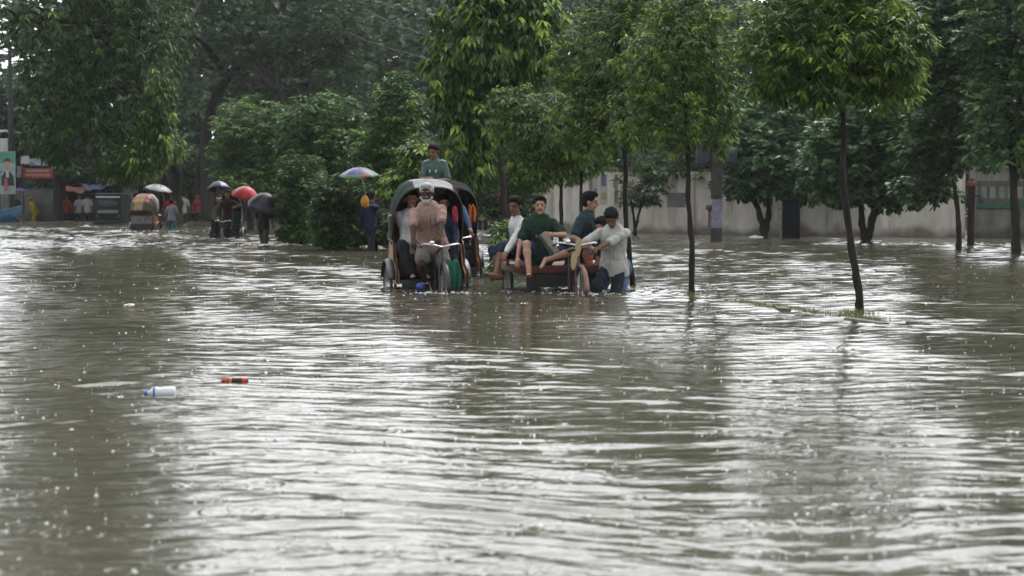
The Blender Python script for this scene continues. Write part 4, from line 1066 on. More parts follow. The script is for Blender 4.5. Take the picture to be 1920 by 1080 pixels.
# ---------------------------------------------------------------- cycles
TYRE = mat('tyre_black', (.016, .016, .016), .6, .2, 20); RIMM = mat('rim_steel', (.30, .30, .30), .35, .2, 20, metal=.85); CHROME = mat('bar_chrome', (.50, .50, .50), .35, .1, 20, metal=.7)
FRM = mat('frame_black', (.025, .022, .02), .45, .2, 20); RUST = mat('frame_rust', (.10, .05, .035), .7, .4, 20)
def wheel(parent, c, Rw=.34, axis=(1, 0, 0), spk=28):
    mb = MB(); mb.torus(c, axis, Rw - .030, .011, 40, 6); w_ = mb.build('wheel', RIMM, parent)
    mb = MB(); mb.torus(c, axis, Rw - .014, .019, 40, 8); mb.build('tyre', TYRE, w_)
    a, b, d = frame_of(axis); c = Vector(c)
    mb = MB()
    for k in range(spk):
        t = 2 * math.pi * k / spk; s = 1 if k % 2 else -1
        mb.tube([c + d * .028 * s + (a * math.cos(t + .25 * s) + b * math.sin(t + .25 * s)) * .02, c + (a * math.cos(t) + b * math.sin(t)) * (Rw - .035)], .0016, 4)
    mb.build('spokes', RIMM, w_)
    mb = MB(); mb.tube([c - d * .045, c + d * .045], .017, 10); mb.build('hub', RIMM, w_)
    return w_
def front_end(root, yw, bar_w=.27, steer=0, bar_z=1.0, fm=None, bell=True, barm=None, grips=True):
    """fork, handlebar, bell, front mudguard of a pedal vehicle; the front wheel stands at y = yw"""
    fm = fm or FRM; barm = barm or CHROME; Rw = .34
    hd = Vector((0, yw + .16, .78)); top = Vector((0, yw + .21, bar_z))
    mb = MB()
    for s in (1, -1): mb.tube([(s * .05, yw, Rw), (s * .05, yw + .08, .58), (s * .035, yw + .13, .72)], .011, 7)
    mb.tube([(-.05, yw + .13, .72), (.05, yw + .13, .72)], .014, 7); mb.tube([(0, yw + .13, .72), top], .014, 8)
    mb.build('fork', fm, root)
    mb = MB()
    mb.tube(smooth_path([Vector(p) for p in ((-bar_w, yw + .42, bar_z + .00), (-bar_w * .96, yw + .22, bar_z + .035), (-bar_w * .4, yw + .15, bar_z + .02), (0, yw + .18, bar_z), (bar_w * .4, yw + .15, bar_z + .02), (bar_w * .96, yw + .22, bar_z + .035), (bar_w, yw + .42, bar_z + .0))], 4), .012, 8)
    hb = mb.build('handlebar', barm, root)
    if grips:
        for s in (1, -1):
            mb = MB(); mb.tube([(s * bar_w, yw + .44, bar_z - .003), (s * bar_w * .985, yw + .32, bar_z + .018)], .017, 8); mb.build('grip', TYRE, hb)
    if bell:
        mb = MB(); mb.ell((-.13, yw + .15, bar_z + .055), (.032, .032, .022)); mb.tube([(-.13, yw + .15, bar_z + .02), (-.13, yw + .15, bar_z + .05)], .008, 6); mb.build('bell', mat('bell_bright', (.75, .75, .74), .3, .05, 10), hb)
    mb = MB(); pts = []
    for i in range(15):
        t = R(-15 + 150 * i / 14); pts.append((0, yw - .385 * math.cos(t) * .98, Rw + .385 * math.sin(t) * .98))
    mb.tube(pts, .035, 8, flat=.25, hint=(0, 0, 1)); 
    return hb
def mudguard(root, c, Rw, m, a0=-20, a1=160, w_=.045):
    c = Vector(c); vs = []; n = 18
    for i in range(n + 1):
        t = R(a0 + (a1 - a0) * i / n)
        for (x, rr) in ((-w_, Rw - .012), (-w_ * .6, Rw + .006), (0, Rw + .012), (w_ * .6, Rw + .006), (w_, Rw - .012)):
            vs.append(c + Vector((x, -rr * math.cos(t), rr * math.sin(t))))
    fs = [(i * 5 + k, i * 5 + k + 1, i * 5 + k + 6, i * 5 + k + 5) for i in range(n) for k in range(4)]
    mb = MB(); mb.add(vs, fs); o = mb.build('mudguard', m, root); sm = o.modifiers.new('t', 'SOLIDIFY'); sm.thickness = .004
    return o
def rickshaw(label, loc, rz, hood='up', hm=None, panel=None, group=None, fm=None, cloth_back=None, dark=False, size=1.0):
    """three-wheeled cycle rickshaw, front towards -Y, wheels on the road under the water"""
    root = empty('cycle_rickshaw', (loc[0], loc[1], -DEPTH), R(rz), label, 'rickshaw', group)
    fm = fm or FRM; yw = -.80; root.scale = (size,) * 3
    panel = panel or mat('panel_yellow', (.26, .12, .02), .45, .35, 9, col2=(.15, .04, .015))
    wheel(root, (0, yw, .34)); wheel(root, (.50, .68, .34)); wheel(root, (-.50, .68, .34))
    front_end(root, yw, bar_w=.23, bar_z=.92)
    mudguard(root, (0, yw, .34), .375, fm, 10, 150, .03)
    mudguard(root, (.50, .68, .34), .385, mat('guard_steel', (.09, .09, .095), .4, .4, 9, metal=.4), 20, 160, .05); mudguard(root, (-.50, .68, .34), .385, MATS['guard_steel'], 20, 160, .05)
    mb = MB()
    A = Vector((0, yw + .19, .92)); Bm = Vector((0, yw + .15, .74)); BB = Vector((0, -.12, .32)); ST = Vector((0, -.02, .88))
    for p, q in ((A, ST - Vector((0, 0, .08))), (Bm, BB), (BB, ST), (BB, Vector((.06, .62, .34))), (BB, Vector((-.06, .62, .34))), (ST - Vector((0, 0, .1)), Vector((.34, .45, .50))), (ST - Vector((0, 0, .1)), Vector((-.34, .45, .50)))): mb.tube([p, q], .015, 7)
    mb.tube([(-.5, .68, .34), (.5, .68, .34)], .016, 8)
    for s in (1, -1): mb.tube([(s * .40, .15, .44), (s * .41, .98, .44)], .016, 7); mb.tube([(s * .40, .68, .34), (s * .41, .68, .46)], .02, 7)
    mb.build('frame', fm, root)
    mb = MB(); c = BB
    mb.torus(c + Vector((.04, 0, 0)), (1, 0, 0), .09, .006, 20, 5); mb.tube([c + Vector((.05, 0, 0)), c + Vector((.06, -.12, -.11))], .009, 6); mb.tube([c - Vector((.05, 0, 0)), c + Vector((-.06, .12, .11))], .009, 6)
    mb.box(c + Vector((.11, -.12, -.12)), (.09, .07, .025), bev=.006); mb.box(c + Vector((-.11, .12, .12)), (.09, .07, .025), bev=.006); mb.build('crank', RIMM, root)
    mb = MB(); mb.cap((0, .08, .935), .07, (0, -.15, .945), .028, flat=.5, hint=(0, 0, 1)); mb.tube([(0, -.02, .8), (0, -.02, .93)], .012, 6); mb.build('saddle', mat('saddle_brown', (.05, .03, .02), .5), root)
    # passenger body
    mb = MB(); mb.box((0, .30, .46), (.84, .42, .035), bev=.008); mb.box((0, .70, .60), (.80, .44, .26), bev=.03); mb.box((0, .10, .40), (.80, .03, .12), bev=.008)
    mb.build('seat_body', mat('body_black', (.018, .017, .02), .5, .3, 8), root)
    for s in (1, -1):
        prof = [(.12, .42), (.14, .56), (.34, .66), (.48, .92), (.92, .96), (1.02, .60), (.98, .40)]
        vs = [(s * .425, y, z) for y, z in prof] + [(s * .450, y, z) for y, z in prof]; n = len(prof)
        mb = MB(); mb.add(vs, [tuple(range(n)), tuple(range(2 * n - 1, n - 1, -1))] + [(i, (i + 1) % n, n + (i + 1) % n, n + i) for i in range(n)]); mb.build('side_panel', panel, root, smooth=False)
        mb = MB(); mb.tube(smooth_path([Vector((s * .46, y, z)) for y, z in ((.12, .44), (.15, .6), (.36, .70), (.48, .95), (.90, .99))], 3), .014, 7); mb.build('side_rail', fm, root)
    mb = MB(); mb.box((0, .70, .77), (.78, .42, .09), bev=.035); cmat = mat('cushion_red', (.10, .02, .02), .5, .3, 8) if not dark else mat('cushion_black', (.018, .018, .022), .6, .3, 8); mb.build('cushion', cmat, root)
    mb = MB(); mb.box((0, .93, 1.00), (.80, .08, .46), rot=Matrix.Rotation(R(-10), 3, 'X'), bev=.03); mb.build('backrest', cmat, root)
    cb = cloth_back or (mat('back_panel_dark', (.02, .02, .024), .6, .5, 7, col2=(.05, .04, .04)) if dark else mat('back_panel', (.06, .06, .05), .6, .5, 7, col2=(.12, .10, .08)))
    mb = MB(); mb.box((0, 1.03, .80), (.80, .02, .30), bev=.008); mb.build('back_panel', cb, root)
    mb = MB(); mb.box((0, 1.05, .52), (.86, .025, .22), bev=.008); mb.build('tail_board', MATS['body_black'], root)
    if hood is None: return root
    # hood on hoops
    hm = hm or [mat('hood_green', (.007, .024, .020), .7, .25, 5, spec=.15), mat('hood_white', (.17, .18, .185), .6, .25, 5, spec=.2), mat('hood_dark', (.012, .012, .013), .8, .2, 5, spec=.08)]
    phis = [-30, -12, 8, 28, 50, 76] if hood == 'up' else [20, 34, 46, 58, 68, 78]
    Sg = 22; vs = []; 
    def hoop(ph, s, gr=1.0):
        t = math.pi * s; cx = math.copysign(abs(math.cos(t)) ** .62, math.cos(t)); sn = math.sin(t) ** .55 if math.sin(t) > 0 else 0
        Hh = .86 * gr; q = R(ph)
        return Vector((-cx * .47 * gr, .62 + sn * Hh * math.sin(q), .93 + sn * Hh * math.cos(q)))
    rows = []
    for i in range(len(phis) - 1):
        for j in range(4 if i < len(phis) - 2 else 5):
            u = j / 4; ph = phis[i] * (1 - u) + phis[i + 1] * u; sag = 1 - .035 * math.sin(math.pi * (u % 1.0)); rows.append((ph, sag, i))
    for ph, sg, i in rows: vs += [hoop(ph, s / Sg, sg) for s in range(Sg + 1)]
    mb = MB(); mb.v = vs; W1 = Sg + 1
    for r_ in range(len(rows) - 1):
        for s in range(Sg):
            mb.f.append((r_ * W1 + s, r_ * W1 + s + 1, (r_ + 1) * W1 + s + 1, (r_ + 1) * W1 + s)); u = s / Sg; i = rows[r_][2]
            mi = hood_pick(label, i, u); mb.m.append(mi)
    h_ = mb.build('hood', hm, root); sm = h_.modifiers.new('t', 'SOLIDIFY'); sm.thickness = .012
    for ph in phis:
        q = MB(); q.tube([hoop(ph, s / Sg, .985) for s in range(Sg + 1)], .010, 6); q.build('hoop', mat('bamboo', (.05, .032, .02), .7), h_)
    return root
def hood_pick(label, i, u):
    if 'rear view' in label or 'seen from behind' in label:
        if i >= 3 and .44 < u < .56: return 1
        if i == 2 or (i == 3 and .3 < u < .7): return 3 if i == 2 else 3
        if i < 2: return 4
        return 0
    if .40 < u < .64 and i <= 3: return 1
    if u >= .64: return 2
    return 0
def loc_of(root, p):
    c, s = math.cos(root.rotation_euler.z), math.sin(root.rotation_euler.z); p = [q * root.scale[0] for q in p]
    return Vector((root.location.x + c * p[0] - s * p[1], root.location.y + s * p[0] + c * p[1], root.location.z + p[2]))

# ---- the rickshaw in front
RK = rickshaw('cycle rickshaw with green and white hood coming towards the viewer, ridden by the white-haired man', (-1.13, 28.82), 11.5, size=1.13)
PINK = cloth('shirt_pink', (.235, .145, .125), check=(.29, .19, .168))
h_l = loc_of(RK, (.02, -.62, 1.05)); h_r = loc_of(RK, (-.25, -.42, 1.05))
old, oi = person('white-haired bearded man in a pink checked shirt riding the front rickshaw', loc_of(RK, (-.03, -.03, .99)), yaw=2, lean=14, side=-7, H=1.70,
       hands=(at(822, 459, 28.10), at(775, 459, 28.15)), feet=(loc_of(RK, (.12, -.22, .24)), loc_of(RK, (-.12, 0, .46))), elbow=(Vector((1, .5, -.35)), Vector((-.7, .5, -.5))),
       head=(-8, 4), shirt=PINK, sleeve='short', pants=cloth('lungi_beige', (.12, .115, .10)), pkind='shorts', hair='white', beard=True, skin=SKIN3, collar=True, pocket=True, bulk=1.20, untuck=.12, fold=.0045, placket=cloth('placket_pink', (.36, .25, .225)))
WHT = cloth('shirt_white', (.48, .48, .49)); 
ps, _ = person('passenger in a white shirt and black trousers half hidden behind the white-haired rider', loc_of(RK, (-.20, .62, .92)), yaw=5, lean=8, H=1.66,
       hands=(loc_of(RK, (.0, .22, .92)), at(742, 413, 29.4)), feet=(loc_of(RK, (-.06, .20, .56)), loc_of(RK, (-.26, .18, .56))), elbow=(None, Vector((.6, .3, -.8))), head=(5, 5), shirt=WHT, sleeve='rolled',
       pants=cloth('trousers_black', (.016, .017, .02)), pkind='long', skin=SKIN2)
ps, _ = person('passenger in navy clothes on the right side of the shaded rickshaw seat', loc_of(RK, (.22, .66, .90)), yaw=8, lean=4, H=1.55,
       hands=(loc_of(RK, (.34, .25, .88)), loc_of(RK, (.15, .22, .90))), feet=(loc_of(RK, (.26, .18, .56)), loc_of(RK, (.12, .18, .56))), head=(8, 8), shirt=cloth('kameez_navy', (.025, .035, .07)), sleeve='long',
       pants=cloth('salwar_dark', (.02, .022, .03)), pkind='long', skin=SKIN2)
# green cloth tied at the rickshaw side, blue bundle on the footboard, scarves
def drape(name, label, c, wx, hz, m, cat, seed=1, flare=.3, yw=.1, rz=0):
    r = random.Random(seed); mb = MB(); n, k = 10, 9; vs = []
    for j in range(k + 1):
        v = j / k; w_ = wx * (.45 + .55 * math.sin(math.pi * min(1, v * .8 + .12)))
        for i in range(n + 1):
            u = i / n - .5
            vs.append((u * w_ + flare * v * wx * .4, .035 * math.sin(u * 13 + v * 3 + seed) * (.4 + v), -hz * v + .02 * math.sin(u * 9)))
    fs = [(j * (n + 1) + i, j * (n + 1) + i + 1, (j + 1) * (n + 1) + i + 1, (j + 1) * (n + 1) + i) for j in range(k) for i in range(n)]
    mb.add(vs, fs); o = mb.build(name, m, origin=(0, 0, 0)); o.location = c; o.rotation_euler.z = rz
    sm = o.modifiers.new('t', 'SOLIDIFY'); sm.thickness = .012; sm.offset = 0
    return tag(o, label, cat)
drape('hanging_cloth', 'bright sea-green cloth hanging beside the right wheel of the front rickshaw', at(850, 488, 28.45), .20, .40, cloth('cloth_seagreen', (.02, .13, .085), rough=.5), 'cloth', 3)
mb = MB(); mb.ell((0, 0, 0), (.065, .05, .055)); mb.ell((.035, 0, .035), (.035, .03, .03)); o = remeshed(mb, 'bundle', mat('bundle_blue', (.02, .05, .20), .5, .3, 14), .008, origin=(0, 0, 0), noise=.004, nscale=50); o.location = at(788, 538, 28.2); tag(o, 'small blue bundle at the waterline under the front rickshaw', 'bundle')
drape('hanging_cloth', 'pink and red cloth hanging inside the right side of the rickshaw hood', at(853, 388, 29.2), .07, .22, cloth('cloth_pink', (.48, .05, .12)), 'cloth', 4)
# ---- second rickshaw right behind, and the boy standing on its footboard
RK2 = rickshaw('dark hooded rickshaw following close behind the front one', (-1.02, 33.4), 9, size=1.13, hm=[mat('hood_black', (.012, .012, .013), .8, .3, 5, spec=.08)] * 3, dark=True, panel=mat('panel_orange', (.20, .05, .015), .5, .3, 8))
boy, bi = person('boy in a grey-green shirt raised above the rickshaw hood, looking down', loc_of(RK2, (-.24, -.05, 1.665)), yaw=-6, lean=6, H=1.52,
      hands=(at(822, 338, 32.98), at(802, 334, 32.96)), feet=(loc_of(RK2, (-.24, .28, 1.0)), loc_of(RK2, (-.42, .28, 1.0))), head=(-14, 18), shirt=cloth('shirt_greygreen', (.055, .098, .088)), sleeve='short',
      pants=cloth('trousers_black', (.016, .017, .02)), pkind='long', skin=SKIN, bulk=.95)
for s in (1, -1):
    yk = MB(); yk.tube(smooth_path([bi['neck'] + bi['l'] * s * .06 + bi['t'] * .005 + bi['f'] * .03, bi['neck'] + bi['l'] * s * .12 + bi['t'] * .015 + bi['f'] * .02, bi['neck'] + bi['l'] * s * .185 - bi['t'] * .008 + bi['f'] * .02], 3), .021, 8, flat=.8)
    yo = yk.build('shoulder_yoke', cloth('yoke_pale', (.28, .33, .33)), origin=boy.location); yo.parent = boy; yo.location = (0, 0, 0)
for _d, _w in ((.03, .018), (-.07, .014)):
    yk = MB(); yk.ell(bi['chest'] + bi['f'] * .122 + bi['l'] * _d - bi['t'] * .02, (_w, .012, .032)); yo = yk.build('chest_print', MATS['print_white'], origin=boy.location); yo.parent = boy; yo.location = (0, 0, 0)
person('rider in navy blue behind the right edge of the front rickshaw hood', loc_of(RK2, (.02, .02, 1.0)), yaw=9, lean=10, H=1.62, hands=(loc_of(RK2, (.24, -.44, 1.04)), loc_of(RK2, (-.24, -.44, 1.04))),
      feet=(loc_of(RK2, (.12, -.22, .26)), loc_of(RK2, (-.12, -.02, .46))), head=(0, 4), shirt=cloth('shirt_bluenavy', (.03, .055, .11)), sleeve='long', pants=MATS['salwar_dark'], pkind='long', near=False)
drape('hanging_cloth', 'orange cloth hanging at the right side of the following rickshaw', at(885, 385, 32.6), .12, .28, cloth('cloth_orange', (.30, .075, .02)), 'cloth', 6)

# ---- the flat cart
CT = empty('cycle_van', (.76, 28.36, -DEPTH), R(10), 'flat wooden cycle cart carrying three seated men, pushed through the water', 'cart'); CT.scale = (1.13,) * 3
WOOD = mat('cart_wood', (.07, .03, .022), .6, .4, 5, .6, 30, col2=(.14, .055, .04), stretch=(6, 1, 1)); WOODR = mat('cart_maroon', (.085, .024, .022), .5, .35, 7)
wheel(CT, (0, -.95, .34)); wheel(CT, (.56, 1.0, .34)); wheel(CT, (-.56, 1.0, .34))
front_end(CT, -.95, bar_w=.25, bar_z=.95, fm=RUST)
mudguard(CT, (0, -.95, .34), .375, mat('guard_rust', (.16, .09, .07), .6, .4, 9), 10, 160, .032)
mb = MB()
for p, q in (((0, -.76, .92), (0, -.14, .86)), ((0, -.80, .74), (0, -.25, .34)), ((0, -.25, .34), (0, -.12, .90)), ((0, -.25, .34), (0, .95, .38)), ((0, -.14, .80), (0, .1, .62)), ((-.56, 1.0, .34), (.56, 1.0, .34)), ((-.4, .02, .55), (-.4, 1.7, .55)), ((.4, .02, .55), (.4, 1.7, .55)), ((-.3, .95, .55), (-.3, 1, .34)), ((.3, .95, .55), (.3, 1, .34)), ((-.35, .1, .55), (-.30, .1, .22)), ((.35, .1, .55), (.30, .1, .22)), ((-.3, .1, .22), (.3, .1, .22))): mb.tube([p, q], .017, 7)
mb.build('frame', FRM, CT)
mb = MB()
for i in range(9): mb.box((-.50 + i * .125, .86, .66), (.118, 1.74, .028), bev=.005)
mb.build('deck', WOOD, CT)
mb = MB(); mb.box((0, -.025, .635), (1.16, .035, .10), bev=.006); mb.box((-.575, .86, .635), (.03, 1.74, .10), bev=.006); mb.box((.575, .86, .635), (.03, 1.74, .10), bev=.006); mb.box((0, 1.745, .635), (1.16, .03, .10), bev=.006); mb.build('rail', WOODR, CT)
mb = MB(); mb.box((-.12, .03, .50), (.52, .05, .18), bev=.01); mb.box((.30, .05, .46), (.20, .05, .26), bev=.01); mb.box((-.42, .05, .42), (.14, .05, .34), bev=.01); mb.build('underboard', mat('board_black', (.02, .018, .018), .6), CT)
mb = MB(); mb.cap((0, -.02, .945), .068, (0, -.24, .955), .028, flat=.5, hint=(0, 0, 1)); mb.tube([(0, -.12, .82), (0, -.12, .94)], .012, 6); mb.build('saddle', MATS['saddle_brown'], CT)
# sandals hung on the handlebar
def sandal(c, rot, label):
    root = empty('sandal', c, 0, label, 'sandal', 'rubber sandals hung on the cart handlebar')
    prof = []; n = 20
    for i in range(n):
        t = 2 * math.pi * i / n; y = math.cos(t) * .125; w_ = .042 * (1 + .22 * math.cos(t)) * abs(math.sin(t)) ** .8 * (1 if math.sin(t) > 0 else -1); prof.append((w_, y))
    vs = [Vector((x, -.011, y)) for x, y in prof] + [Vector((x, .011, y)) for x, y in prof]
    M_ = Matrix.Rotation(rot, 3, 'Y'); vs = [M_ @ v for v in vs]
    q = MB(); q.add(vs, [tuple(range(n)), tuple(range(2 * n - 1, n - 1, -1))] + [(i, (i + 1) % n, n + (i + 1) % n, n + i) for i in range(n)])
    q.build('sole', mat('sandal_cream', (.33, .28, .15), .7, .12, 30), root)
    q = MB(); 
    for s in (1, -1): q.tube(smooth_path([M_ @ Vector((s * .04, .012, -.02)), M_ @ Vector((s * .03, .045, .03)), M_ @ Vector((0, .016, .075))], 4), .007, 6)
    q.build('strap', mat('strap_tan', (.30, .20, .10), .6), root)
sandal(at(1084, 464, 27.26), R(3), 'upper pale cream rubber sandal hung over the cart handlebar')
sandal(at(1076, 489, 27.24), R(5), 'lower pale cream rubber sandal hung under the cart handlebar')
# orange patterned bag between the handlebar and the white-shirted pusher
mb = MB(); mb.ell((0, 0, 0), (.085, .07, .11)); mb.ell((.01, 0, -.10), (.06, .05, .06)); o = remeshed(mb, 'cloth_bag', mat('bag_orange', (.30, .10, .03), .7, .5, 14, col2=(.10, .05, .05)), .01, origin=(0, 0, 0), noise=.006, nscale=40); o.location = at(1103, 478, 27.75); tag(o, 'orange and brown cloth bag hanging between handlebar and pusher', 'bag')
mb = MB(); mb.tube([(0, 0, .09), (.02, 0, .16), (-.02, 0, .16), (-.03, 0, .09)], .007, 6); q = mb.build('bag_strap', MATS['strap_tan'], o)
mb = MB(); mb.ell((.03, -.06, .03), (.035, .02, .03)); mb.build('blue_patch', P_BLUE, o)
# ---- riders of the cart
GRN = cloth('tshirt_bottle_green', (.011, .030, .020)); BLU = cloth('shorts_blue', (.028, .042, .10))
gp = at(1012, 470, 28.42)
gm_, gi = person('man in a dark green T-shirt and blue shorts seated facing front, one bare leg dangling', gp, yaw=-2, lean=12, H=1.60, bulk=1.16,
      hands=(at(1036, 440, 27.95), at(968, 492, 28.1)), feet=(at(1026, 487, 27.98), at(992, 512, 27.90)), elbow=(Vector((1, .2, -.5)), Vector((-.8, .5, .1))), knee=(Vector((1.0, .1, .25)), Vector((-.25, -1, .35))),
      head=(4, 2), shirt=GRN, sleeve='short', pants=BLU, pkind='shorts', skin=SKIN2, curl=(1.0, .5), palm=(Vector((-1, 0, 0)), None))
tx = bpy.data.curves.new('print', 'FONT'); tx.body = 'T S'; tx.size = .055; tx.extrude = .002
_t0 = bpy.data.objects.new('tmp', tx); C.objects.link(_t0); _dg = bpy.context.evaluated_depsgraph_get()
_tm = bpy.data.meshes.new_from_object(_t0.evaluated_get(_dg)); bpy.data.objects.remove(_t0)
to = bpy.data.objects.new('print', _tm); C.objects.link(to); _tm.materials.clear(); _tm.materials.append(MATS['print_white'])
_q = gi['chest'] - gi['t'] * .10 + gi['f'] * .172
to.parent = gm_; to.location = _q - gm_.location - Vector((.06, 0, 0)); to.rotation_euler = (R(84), 0, R(-2))
# folded grey board he holds
bd_ = empty('folded_board', at(1031, 455, 27.86), 0, 'thin grey board held upright by the man in green', 'board')
mb = MB(); mb.box((0, 0, 0), (.34, .03, .085), rot=Matrix.Rotation(R(54), 3, 'Y'), bev=.006); mb.build('panel', mat('board_grey', (.20, .19, .16), .6, .2, 10), bd_)
mb = MB(); mb.box((-.045, .012, -.035), (.33, .018, .055), rot=Matrix.Rotation(R(58), 3, 'Y'), bev=.005); mb.build('back_sheet', mat('board_dark', (.06, .06, .05), .6), bd_)
person('man in a white long-sleeved shirt seated sideways at the left corner of the cart', at(986, 472, 28.75), yaw=-62, lean=16, H=1.66,
      hands=(at(948, 476, 28.2), at(955, 480, 28.9)), feet=(at(930, 512, 28.3), at(938, 516, 28.6)), elbow=(Vector((-.3, -.2, -1)), None), knee=(Vector((-1, -.3, .5)), Vector((-1, .2, .5))), head=(34, 8),
      shirt=WHT, sleeve='long', pants=cloth('trousers_navy', (.022, .028, .05)), pkind='knee', skin=SKIN, curl=(.6, .6))
person('man in a dark teal shirt on the far side of the cart, face turned right', at(1084, 468, 29.2), yaw=68, lean=14, H=1.74, bulk=1.12,
      hands=(at(1102, 450, 28.9), at(1104, 462, 28.7)), feet=(at(1110, 520, 29.2), at(1112, 522, 28.9)), elbow=(Vector((.2, .2, -1)), Vector((-.2, -.6, -1))), head=(12, 6), shirt=cloth('shirt_teal', (.018, .040, .050)), sleeve='short',
      pants=MATS['trousers_navy'], pkind='knee', skin=SKIN2)
person('man in a loose pale grey shirt bowing over the cart handlebar to push it', at(1151, 492, 28.15), untuck=.15, yaw=-14, lean=8, side=1, H=1.66, bulk=1.08,
      hands=(at(1120, 466, 27.65), at(1098, 459, 27.7)), feet=(Vector((1.45, 28.25, -DEPTH + .07)), Vector((1.22, 28.05, -DEPTH + .07))), elbow=(Vector((1, -.3, -.3)), Vector((-.9, .5, -.5))), head=(-4, 42),
      shirt=cloth('shirt_palegrey', (.36, .355, .34)), sleeve='rolled', pants=cloth('jeans_blue', (.013, .018, .027)), pkind='long', skin=SKIN, collar=True)
person('bare-legged helper in blue shorts pushing behind the pale-shirted man', at(1160, 492, 29.25), yaw=-40, lean=38, H=1.62,
      hands=(at(1130, 455, 28.9), at(1118, 458, 29.1)), feet=(Vector((1.78, 29.2, -DEPTH + .07)), Vector((1.50, 29.3, -DEPTH + .07))), head=(0, 20), shirt=cloth('shirt_teal_light', (.03, .09, .10)), sleeve='short', pants=cloth('shorts_sky', (.045, .09, .19)), pkind='knee', skin=SKIN2)
# ---------------------------------------------------------------- farther traffic
HOLIVE = [mat('hood_olive', (.045, .042, .02), .7, .35, 14, col2=(.025, .035, .02)), mat('hood_gold', (.20, .14, .06), .5, .2, 8), MATS['hood_dark'], mat('hood_red', (0.186, 0.0372, 0.0372), .5, .2, 6), mat('hood_pearl', (0.26, 0.26, 0.279), .5, .1, 6)]
pA = gw(283, 431)
RK3 = rickshaw('rickshaw seen from behind with an olive hood, gold centre stripe and red rim', (pA.x, pA.y), 172, hm=HOLIVE, cloth_back=mat('back_pale', (0.161, 0.155, 0.136), .6, .4, 8))
RED = cloth('shirt_red', (0.161, 0.0124, 0.0186)); GREYB = cloth('shirt_greyblue', (0.149, 0.155, 0.186)); BEIGE = cloth('shirt_beige', (0.211, 0.205, 0.174))
TD = cloth('trousers_dim', (0.0186, 0.0198, 0.0248)); 
def stander(label, px, py, D=None, yaw=0, H=1.64, shirt=None, pants=None, **kw):
    H *= 1.06
    p = gw(px, py) if D is None else at(px, py, D); x, y = p.x, p.y
    kw.setdefault('lean', 4); kw.setdefault('untuck', .13)
    f = Vector((math.sin(R(yaw)), -math.cos(R(yaw)), 0)); l = Vector((math.cos(R(yaw)), math.sin(R(yaw)), 0)); k = H / 1.68
    P = Vector((x, y, -DEPTH + .92 * k))
    st = kw.pop('stride', .12)
    feet = (Vector((x, y, -DEPTH + .07)) + l * .1 + f * st, Vector((x, y, -DEPTH + .07)) - l * .1 - f * st)
    return person(label, P, yaw=yaw, H=H, feet=feet, shirt=shirt, pants=pants or TD, near=False, **kw)
stander('person in a deep red shirt beside the rickshaw with the gold striped hood', 318, 424, yaw=170, shirt=RED, sleeve='short', H=1.7)
stander('person in a grey-blue shirt and turquoise trousers riding behind the red-shirted one', 322, 430, yaw=176, H=1.45, shirt=GREYB, pants=cloth('trousers_turq', (0.031, 0.136, 0.161)), sleeve='short')
pp, i_ = stander('person in a pale beige shirt walking away past the gold striped hood', 344, 418, yaw=180, shirt=BEIGE, H=1.7)
umbrella('flat white and grey umbrella above the gold striped rickshaw hood', at(299, 346, 79), .56, [mat('umb_white', (.24, .25, .25), .4, .1, 5), mat('umb_slate', (0.0372, 0.0434, 0.0496), .4, .1, 5)], axis=(.20, -.12, 1), hand=at(308, 375, 79), pick=lambda k, u: 1 if u < .5 and k % 2 else 0, depth=.24)
# passenger cart with a white-capped man, a man in maroon in front, red umbrella
pB = gw(428, 447)
RK4 = rickshaw('dark rickshaw facing the viewer with a bare passenger under the red umbrella', (pB.x - .15, pB.y + .3), 2, hood='down', hm=[MATS['hood_black']] * 3, dark=True, panel=mat('panel_plum', (0.062, 0.0186, 0.0248), .5, .3, 8))
person('passenger with a white skullcap and olive shirt on the rickshaw behind the red umbrella', loc_of(RK4, (-.24, .62, .92)), yaw=0, lean=4, H=1.62, hands=(loc_of(RK4, (-.1, .26, .88)), loc_of(RK4, (-.36, .26, .88))), feet=(loc_of(RK4, (-.16, .2, .56)), loc_of(RK4, (-.34, .2, .56))),
       shirt=cloth('shirt_olive', (0.062, 0.062, 0.0434)), sleeve='long', pants=TD, near=False, cap=mat('cap_white', (0.384, 0.36, 0.36), .7), skin=SKIN)
umbH = at(441, 388, 61.6)
person('standing rider in a dark maroon shirt gripping white handlebars under the red umbrella', loc_of(RK4, (.12, -.15, 1.08)), yaw=0, lean=10, H=1.70, hands=(umbH, loc_of(RK4, (-.18, -.42, 1.08))), feet=(loc_of(RK4, (.14, -.2, .30)), loc_of(RK4, (-.1, -.1, .40))),
       shirt=cloth('shirt_maroon', (0.0341, 0.0124, 0.0136)), sleeve='long', pants=TD, near=False, skin=SKIN)
umbrella('bright red umbrella tilted over the maroon-shirted rider', at(463, 350, 61.3), .46, [mat('umb_red', (0.372, 0.0124, 0.0155), .45, .08, 5), mat('umb_redpale', (0.341, 0.136, 0.112), .45, .1, 5)], axis=(.22, -.25, 1), hand=umbH, depth=.42, pick=lambda k, u: 1 if k == 3 and u < .6 else 0)
umbrella('lilac and dark umbrella behind the white skullcap, beside the red one', at(409, 340, 63), .40, [mat('umb_lilac', (0.186, 0.198, 0.322), .45, .08, 5), mat('umb_darkgrey', (0.031, 0.0341, 0.0434), .45, .1, 5)], axis=(-.1, .25, 1), hand=at(412, 378, 63), depth=.44, pick=lambda k, u: 1 if k in (0, 1, 6, 7) else 0)
hU = at(498, 396, 54.3)
stander('person in olive rolled trousers hidden under a large black umbrella, wading away', 494, 458, yaw=150, H=1.60, shirt=cloth('shirt_nearblack', (0.0124, 0.0124, 0.0149)), pants=cloth('trousers_olive', (0.0465, 0.0446, 0.031)), hands=(None, None), stride=.16, pkind='knee')
